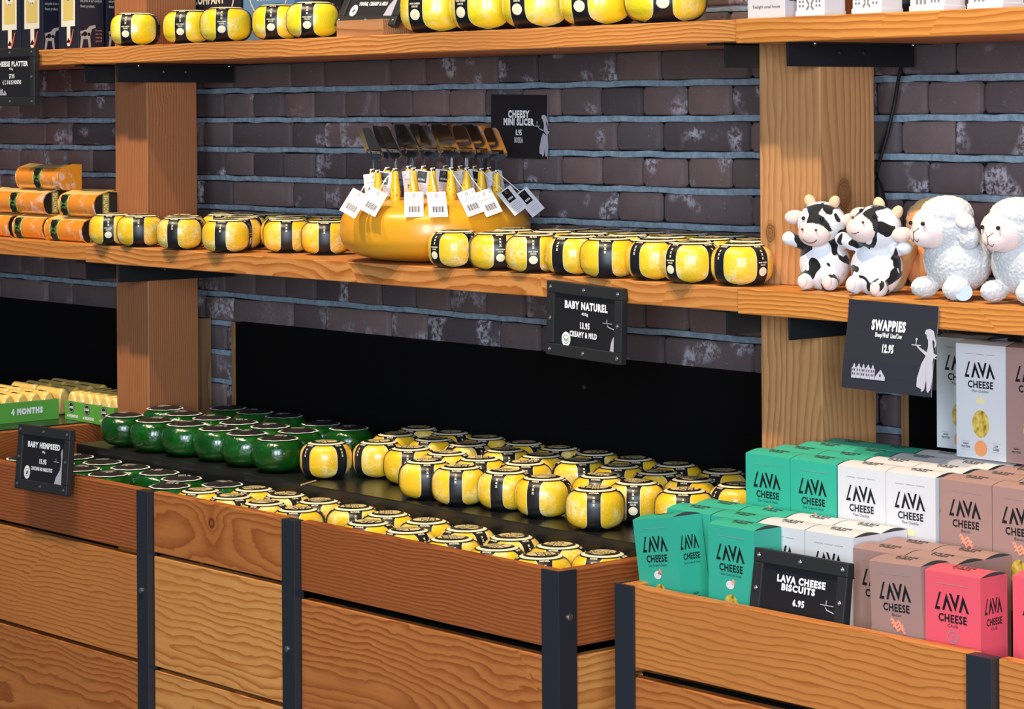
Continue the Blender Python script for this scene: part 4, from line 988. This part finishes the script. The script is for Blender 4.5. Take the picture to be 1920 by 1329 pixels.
blob('body', [((-.004,.0,.050),(.042,.036,.048)), ((0,-.002,.105),(.034,.032,.032)), ((-.032,-.045,.040),(.018,.018,.034),.4)], .003, ORN, r)
blob('mane', [((.0,.012,.110),(.043,.030,.040))], .003, TAN, r, .002, 160)
blob('arm', [((-.022,-.050,.062),(.018,.018,.030),.5), ((-.036,-.060,.026),(.020,.020,.024))], .0026, TAN, r); blob('paw', [((-.040,-.066,.014),(.022,.020,.014))], .0024, MANE, r, .0022, 190)
# ================================================================== orange cheese packs, middle shelf left
OR = mat('orange_rind_in_film', (.80,.27,.02), .22, coat=.7, sss=.05); t = NT(OR); _c = t.n('ShaderNodeTexCoord'); _n = t.n('ShaderNodeTexNoise', i_Scale=38.0, i_Detail=4.0, i_Distortion=1.5); t.l(_c, _n, 'Object', 0)
_m = t.n('ShaderNodeTexNoise', i_Scale=14.0, i_Detail=1.0); t.l(_c, _m, 'Object', 0)
t.l(t.mix(t.math('MULTIPLY', t.ramp(_n.outputs[0], [(.5, (0,0,0)), (.6, (1,1,1))]), t.ramp(_m.outputs[0], [(.48, (0,0,0)), (.56, (.8,.8,.8))])), (.82,.28,.02), (.85,.60,.48)), t.b, 0, 'Base Color'); t.bump(_n.outputs[0], .5, .003)  # pale blotches paint glare on the film into the rind colour
PALE = mat('pale_cut_cheese', (.82,.62,.25), .35, coat=.4, sss=.1); GREENP = mat('green_print', (.085,.20,.035), .5); OLIVE = mat('olive_print', (.20,.23,.05), .5)
def pack(L, band, lbl, loc, rz=0, ry=0, flip=False):
    r = empty('cheese_wedge_pack', loc, rz, lbl, 'cheese pack', 'orange cheese packs'); r.rotation_euler = (0, ry, rz)
    H, D = .058, .052; pr = [(.004,0),(-.004,.006),(-.009,.02),(-.009,.034),(-.003,.046),(.004,.050)]
    b = MB(); n = len(pr); x0, x1 = -L/2, L/2
    for (ya, za), (yb, zb) in zip(pr, pr[1:]): b.face([(x0,ya,za),(x1,ya,za),(x1,yb,zb),(x0,yb,zb)])
    b.face([(x0,.004,.050),(x1,.004,.050),(x1,.030,.0575),(x0,.030,.0575)], 1); b.face([(x0,.030,.0575),(x1,.030,.0575),(x1,D,.056),(x0,D,.056)], 1); b.face([(x0,D,.056),(x1,D,.056),(x1,D,0),(x0,D,0)]); b.face([(x0,D,0),(x1,D,0),(x1,.004,0),(x0,.004,0)])
    end = pr+[(.030,.0575),(D,.056),(D,0)]
    for x, rv in ((x0, 1), (x1, 0)):
        f = [(x, y, z) for y, z in end]; b.face(f[::-1] if rv else f, 0)
    body = b.build('cheese', [OR, PALE], r, True, bevel=.002, ang=50)
    bm_ = MB(); xa, xb = x0+band*L, x0+band*L+.030
    for (ya, za), (yb, zb) in zip(pr, pr[1:]):
        for a_, c_, mi in ((xa-.003, xa, 1), (xa, xb, 0), (xb, xb+.003, 1)): bm_.face([(a_,ya-.0008,za),(c_,ya-.0008,za),(c_,yb-.0008,zb+.0003),(a_,yb-.0008,zb+.0003)], mi)
    for zc in (.012, .046):
        bm_.face([((xa+xb)/2+.012*math.cos(q*math.pi/10), -.0106 if 0.01 < zc+.016*math.sin(q*math.pi/10) < .043 else -.006, max(.002, min(.049, zc+.016*math.sin(q*math.pi/10)))) for q in range(20)], 2)
    bm_.build('label_band', [GREENP, PALE, INK], body)
    e = MB(); X = (x1 if not flip else x0)
    s = 1 if not flip else -1; Xo = X+s*.0012
    e.face([(Xo, y, z) for y, z in (end if not flip else end[::-1])], 0)
    for ya, yb, mi in ((.012,.030,1),): e.face([(Xo+s*.0006, ya, .002), (Xo+s*.0006, yb, .002), (Xo+s*.0006, yb, .054), (Xo+s*.0006, ya, .054)], mi)
    e2 = e.build('end_label', [INK, OLIVE], body)
    tm = MB(); text(tm, 'MONTHS', 0, -.006, .0110, .044, .06); MB().add(tm, lambda p: Vector((Xo+s*.001, .0205+p.z*s*-1, .028+p.x))).build('lettering', PALE, e2)
    return r
def packat(u0, u1, v, band, lbl, y, z, ry=0, rz=0, flip=False):
    a = at(u0, v, y=y).x; b_ = at(u1, v, y=y).x
    pack(b_-a, band, lbl, ((a+b_)/2, y, z), rz, ry, flip)
zb = ZM+.0004
packat(-46, 22, 452, .1, 'orange cheese pack in the bottom row of the stack, cut off by the left edge', .050, zb)
packat(30, 86, 452, .06, 'orange cheese pack in the bottom row of the stack, second from the right', .048, zb)
packat(90, 160, 455, .16, 'orange cheese pack in the bottom row of the stack, nearest the left post', .036, zb)
packat(-16, 88, 395, .40, 'orange cheese pack in the middle row of the stack, left one', .056, zb+.0592, .0)
packat(116, 183, 398, .06, 'orange cheese pack in the middle row of the stack, nearest the left post', .046, zb+.0592, .0)
packat(36, 116, 340, .42, 'orange cheese pack lying alone on top of the stack', .074, zb+.1184, .0, flip=True)
packat(118, 200, 398, .3, 'orange cheese pack at the back of the stack, only its top edge showing', .150, zb+.0592)
packat(118, 200, 450, .3, 'orange cheese pack at the back of the stack, in the bottom row', .150, zb)
# ================================================================== green trays of cheese wedges, lower left
CARDG = mat('green_cardboard', (.10,.36,.05), .55); CARDI = mat('brown_cardboard_edge', (.55,.42,.30), .8)
def tray(x0, x1, y0, y1, h, lbl, front=True):
    r = empty('cardboard_tray', ((x0+x1)/2, y0, ZP1+.0004), 0, lbl, 'tray', 'green cardboard trays'); a = (x1-x0)/2; d = y1-y0; t_ = .002
    b = MB().box((-a,0,0),(a,t_,h)).box((-a,d-t_,0),(a,d,h)).box((-a,t_,0),(-a+t_,d-t_,h)).box((a-t_,t_,0),(a,d-t_,h)).box((-a+t_,t_,0),(a-t_,d-t_,t_))
    bb = b.build('tray', CARDG, r)
    e = MB()
    for q in ((-a,0,a,t_),(-a,d-t_,a,d),(-a,t_,-a+t_,d-t_),(a-t_,t_,a,d-t_)): e.face([(q[0],q[1],h+.0003),(q[2],q[1],h+.0003),(q[2],q[3],h+.0003),(q[0],q[3],h+.0003)])
    e.build('cut_edge', CARDI, bb)
    p = MB()
    if front:
        disc(p, -.006, .030, .0130, mi=0); ring(p, -.006, .030, .0105, .0112, -.0006, 1); text(p, 'CHEESE', -.006, .0275, .005, .019, .05, 1, -.0008); p.build('emblem', [INK, WHITE], bb); p = MB(); text(p, '4 MONTHS', 0, .006, .0065, min(.05, a*1.6), .06, 1)
        p.build('lettering', [INK, WHITE], bb)
    else:
        disc(p, -.075, .024, .022, mi=0); ring(p, -.075, .024, .0185, .0195, -.0006, 1); text(p, 'CHEESE', -.075, .020, .0075, .033, .06, 1, -.0008); MB().add(p, lambda q: Vector((a-q.y*1.0, d/2+q.x, q.z))).build('emblem', [INK, WHITE], bb); p = MB(); text(p, '4 MONTHS', .045, .019, .0125, .085, .08, 1)
        MB().add(p, lambda q: Vector((a-q.y*1.0, d/2+q.x, q.z))).build('lettering', [INK, WHITE], bb)
    return r
xa_ = -2.338
tray(xa_-.27, xa_, -.150, .112, .0475, 'long green cardboard tray with its side turned to the viewer, lower left', False)
bx = [xa_+.012, -2.255, -2.178, -2.098]
for i in range(3): tray(bx[i]+.0005, bx[i+1]-.0005, .122-.002*i, .318, .044, f'narrow green cardboard tray beside the left post, {ORD[i]} from the left')
WEDGE = mat('yellow_wedge_in_film', (.80,.55,.10), .25, coat=.5, sss=.1); t = NT(WEDGE); _c = t.n('ShaderNodeTexCoord'); _n = t.n('ShaderNodeTexNoise', i_Scale=30.0, i_Detail=4.0); t.l(_c, _n, 'Object', 0); t.l(t.mix(_n.outputs[0], (.74,.45,.05), (.86,.68,.28)), t.b, 0, 'Base Color')
wb = MB(); n = 10
prw = [(-.0165,0),(.0165,0)]+[(.0165*math.cos(math.pi*i/n)*(1-.25*math.sin(math.pi*i/n)), .046+.018*math.sin(math.pi*i/n)) for i in range(n+1)]
wroot = empty('cheese_wedge', label='x', cat='cheese wedge')
wm = MB(); L_ = .058
for (a0, h0), (a1, h1) in zip(prw, prw[1:]+prw[:1]): wm.face([(-L_,a0,h0),(-L_,a1,h1),(L_,a1,h1),(L_,a0,h0)][::-1])
wm.face([(-L_,a0,h0) for a0, h0 in prw][::1]); wm.face([(L_,a0,h0) for a0, h0 in prw][::-1])
wbody = wm.build('cheese', WEDGE, wroot, True, bevel=.006, ang=50)
lm = MB(); prl = [(q*math.cos(math.pi*i/n)*(1-.25*math.sin(math.pi*i/n)), .0468+.018*math.sin(math.pi*i/n)) for i in range(n+1) for q in (.0172,)]
for (a0, h0), (a1, h1) in zip(prl[1:6], prl[2:7]): lm.face([(.012,a0,h0),(.036,a0,h0),(.036,a1,h1),(.012,a1,h1)][::-1])
lm.build('label', INK, wbody)
SW = snapshot(wroot); wcount = 0
spots_ = []
for i in range(7): spots_.append((xa_-.064, -.126+.0358*i, f'yellow cheese wedge in the long green tray, {ORD[i]} from the front, right file'))
for i in range(7): spots_.append((xa_-.190, -.126+.0358*i, f'yellow cheese wedge in the long green tray, {ORD[i]} from the front, left file'))
for i in range(4): spots_.append((xa_-.120, .165+.0375*i, f'yellow cheese wedge behind the long green tray, {ORD[i]} row, right file'))
for i in range(4): spots_.append((xa_-.245, .165+.0375*i, f'yellow cheese wedge behind the long green tray, {ORD[i]} row, left file'))
for i, (x, y, lb) in enumerate(spots_):
    z = ZP1+.0004+(.0022 if i < 14 else 0); rz = rc.uniform(-.04, .04)*(0.3 if i < 14 else 1)
    if i == 0: wroot.location = (x, y, z); wroot.rotation_euler = (0, 0, rz); wroot['label'] = lb; wroot['group'] = 'yellow cheese wedges at the lower left'
    else: dup(SW, (x, y, z), rz, lb, 'yellow cheese wedges at the lower left')
# wedges standing lengthwise in the three narrow trays
for i in range(3):
    xm_ = (bx[i]+bx[i+1])/2
    for s in (-1, 1):
        for k in range(1):
            dup(SW, (xm_+s*.0175, .185, ZP1+.0028), math.pi/2, f'yellow cheese wedge lengthwise in the {ORD[i]} narrow green tray, {"left" if s < 0 else "right"} one', 'yellow cheese wedges at the lower left')
# ================================================================== top shelf goods
NAVY = mat('navy_carton', (.012,.014,.028), .4); BOARD = mat('cream_print_board', (.80,.76,.66), .5); YEL = mat('yellow_slices_print', (.72,.55,.16), .45); REDP = mat('red_cord_print', (.70,.12,.04), .5); BLUEP = mat('blue_print', (.10,.16,.55), .5)
COPPER = mat('copper_print', (.42,.20,.10), .5)
def platter(x, y, w, d, h, lbl):
    r = empty('platter_carton', (x+w/2, y, ZU+.0003), 0, lbl, 'carton', 'tall black platter cartons')
    b = MB().box((-w/2,0,0),(w/2,d,h)).build('carton', NAVY, r, bevel=.0008)
    k = w/.1; p = MB()
    poly(p, [(-.036,.052),(.034,.052),(.036,.24),(-.034,.24)], -.0003, 0, k, 1); rect(p, -.008*k, .014, .010*k, .052, -.0003, 0); disc(p, .001*k, .014, .009*k, -.0003, 0)
    rect(p, -.026*k, .066, .026*k, .165, -.0005, 1); disc(p, .001*k, .020, .0035*k, -.0006, 4, rz=.006)
    poly(p, [(.006,.010),(.014,.012),(.022,.030),(.028,.046),(.023,.044),(.016,.028),(.006,.016)], -.0006, 2, k, 1)
    poly(p, [(-.026,.160),(-.026,.140),(-.016,.118),(0,.108),(.016,.118),(.026,.140),(.026,.160)], -.0007, 0, k, 1); poly(p, [(-.019,.160),(-.018,.142),(-.010,.126),(0,.120),(.010,.126),(.018,.142),(.019,.160)], -.0009, 4, k, 1); poly(p, [(-.013,.155),(-.011,.143),(0,.130),(.011,.143),(.013,.155)], -.0011, 5, k, 1)
    rect(p, -.030*k, .160, .030*k, .176, -.0011, 4); text(p, 'CHEESE', 0, .1625, .0115, .055*k, .05, 0, -.0013); disc(p, -.003*k, .113, .0022, -.0012, 3); disc(p, .004*k, .113, .0022, -.0012, 3)
    rect(p, -.028*k, .176, .028*k, .200, -.0008, 4)
    for s in (-.02, 0, .02): poly(p, [(-.008,.178),(0,.196),(.008,.178)], -.0013, 5, k, 1, s*k)
    p.build('front_print', [BOARD, YEL, REDP, BLUEP, INK, GREYP_], b)
    q = MB(); yy = .195
    for i, ln in enumerate(('At the finest Cheese','Company we select the','best Dutch cheeses to','give you the real Holland','experience. We are true','Dutch Cheesehouse who','want to share our passion','and pride of our country\'s','finest product.')):
        text(q, ln, -.027, yy-.0125*i, .0062, min(.054, .0024*len(ln)), .03, 1 if i == 5 else 0, align='l')
    MB().add(q, lambda p_: Vector((w/2-p_.y, d/2+p_.x*d/.065, p_.z))).build('side_print', [GREYP_, YEL, INK], b); q = MB()
    poly(q, [(-.029,.0),(-.026,.026),(-.028,.040),(-.012,.044),(-.004,.052),(.010,.055),(.012,.049),(.002,.045),(-.003,.028),(-.001,.0),(-.006,.0),(-.009,.022),(-.020,.022),(-.024,0)], -.0004, 0); disc(q, -.016, .034, .0055, -.0006, 2); disc(q, -.006, .033, .004, -.0006, 2); disc(q, -.023, .032, .003, -.0006, 2)
    MB().add(q, lambda p_: Vector((w/2-p_.y, d/2+p_.x*d/.065, p_.z))).build('cow_picture', [GREYP_, YEL, INK], b); q = MB()
    for i, ln in enumerate(('From','this. It\'s','amazing','good!')): text(q, ln, .019, .040-.008*i, .0042, .016, .02, 3)
    MB().add(q, lambda p_: Vector((w/2-p_.y, d/2+p_.x*d/.065, p_.z))).build('copper_lettering', [GREYP_, YEL, INK, COPPER], b)
    return r
platter(-2.590, .040, .100, .065, .30, 'black platter carton at the far left of the top shelf, cut off')
platter(-2.482, .040, .100, .065, .30, 'black platter carton on the top shelf, second from the left')
platter(-2.376, .040, .100, .065, .30, 'black platter carton on the top shelf, third from the left')
x = at(110, 70, y=.028).x; platter(x, .028, at(147, 70, y=.028).x-x, .068, .30, 'black platter carton furthest right and forward, its text side showing')
platter(x+.002, .104, .086, .065, .30, 'black platter carton behind the furthest right one, at a yellow cheese')
def logo_box(u0, u1, y, m, lbl, d=.09):
    a, b_ = at(u0, 30, y=y).x, at(u1, 30, y=y).x; w = b_-a
    r = empty('logo_carton', ((a+b_)/2, y, ZU+.0003), 0, lbl, 'carton', 'cartons with round white emblem')
    b = MB().box((-w/2,0,0),(w/2,d,.24)).build('carton', m, r, bevel=.0008)
    p = MB(); zc = .140; ring(p, 0, zc, w*.40, w*.415, k=.42/.4); text(p, 'COMPANY', 0, zc-.040, .019, w*.5, .05); text(p, 'CHEESE', 0, zc-.008, .022, w*.56, .05); rect(p, -w*.3, zc+.020, w*.3, zc+.0225); rect(p, -w*.3, zc-.0145, w*.3, zc-.0125)
    p.build('emblem', CREAM, b); return r
logo_box(334, 452, .245, NAVY, 'dark navy carton behind the yellow cheeses on the top shelf, with a round emblem')
logo_box(456, 552, .240, mat('sky_blue_carton', (.13,.27,.47), .5), 'sky blue carton behind the yellow cheeses on the top shelf, with a round emblem')
a = at(586, 20, y=.2).x; tag(MB().box((-.05,0,0),(.05,.09,.20)).build('plain_carton', mat('black_carton', (.008,.008,.010), .5), None, bevel=.0008, loc=(a+.05, .2, ZU+.0003)), 'plain black carton behind the wooden sign block on the top shelf', 'carton')
PORC = mat('white_porcelain', (.74,.76,.80), .25, coat=.3); HOLEM = mat('dark_opening', (.20,.21,.23), .8)
a, b_ = at(1402, 30, y=.030).x, at(1472, 30, y=.030).x
r = empty('house_carton', ((a+b_)/2, .030, ZU+.0003), 0, 'white carton with fine print beside the white house models', 'carton')
bb = MB().box((-(b_-a)/2, 0, 0), ((b_-a)/2, .055, .15)).build('carton', WHT, r, bevel=.0006)
p = MB(); text(p, 'Tealight canal house', 0, .0175, .0052, .063, 0); p.build('lettering', [INK], bb)
p = MB()
for i in range(8): rect(p, .010+.0028*i, .028, .0115+.0028*i+(.0006 if i % 3 else 0), .060)
MB().add(p, lambda q: Vector(((b_-a)/2-q.y, q.x, q.z))).build('barcode', [INK], bb)
for i, (u0, u1, st) in enumerate(((1493,1545,0),(1598,1652,1),(1706,1770,2),(1815,1880,3))):
    a, b_ = at(u0, 25, y=.028).x, at(u1, 25, y=.028).x; w = b_-a; h = .10
    r = empty('house_model', ((a+b_)/2, .028, ZU+.0003), 0, f'white porcelain canal house model on the top shelf, {ORD[i]} from the left', 'house model', 'white canal house models')
    gab = [[(-.5,0),(.5,0),(.5,1),(.35,1),(.35,1.12),(.2,1.12),(.2,1.25),(-.2,1.25),(-.2,1.12),(-.35,1.12),(-.35,1),(-.5,1)], [(-.5,0),(.5,0),(.5,1),(.3,1.1),(.2,1.3),(-.2,1.3),(-.3,1.1),(-.5,1)]][st % 2]
    b = MB().prism([(x*w, z*h) for x, z in gab], 0, .052).build('house', PORC, r, bevel=.002)
    base = MB().box((-w/2-.001,-.002,0),(w/2+.001,.053,.010)).build('plinth', PORC, r, bevel=.002)
    q = MB()
    if st in (0, 1):
        for cx in (-.30, .30):
            for k in range(2):
                for j in range(2): rect(q, cx*w-.006+.007*j, .016+.007*k, cx*w-.002+.007*j, .020+.007*k)
        for s in (-1, 1): poly(q, [(.001*s,.016),(.007*s,.010),(.009*s,.013),(.003*s,.020)][::s]); poly(q, [(.001*s,.022),(.007*s,.030),(.009*s,.027),(.003*s,.018)][::s])
    else:
        for j in range(3): rect(q, -.022+.008*j, .012, -.017+.008*j, .026)
        for j in range(3): rect(q, .008+.007*j, .014, .012+.007*j, .022)
    for row in range(1, 4):
        for cx in (-.28, 0, .28): rect(q, cx*w-.006, .016+.024*row, cx*w+.006, .031+.024*row)
    q.build('openings', HOLEM, b)
bpy.context.view_layer.update()
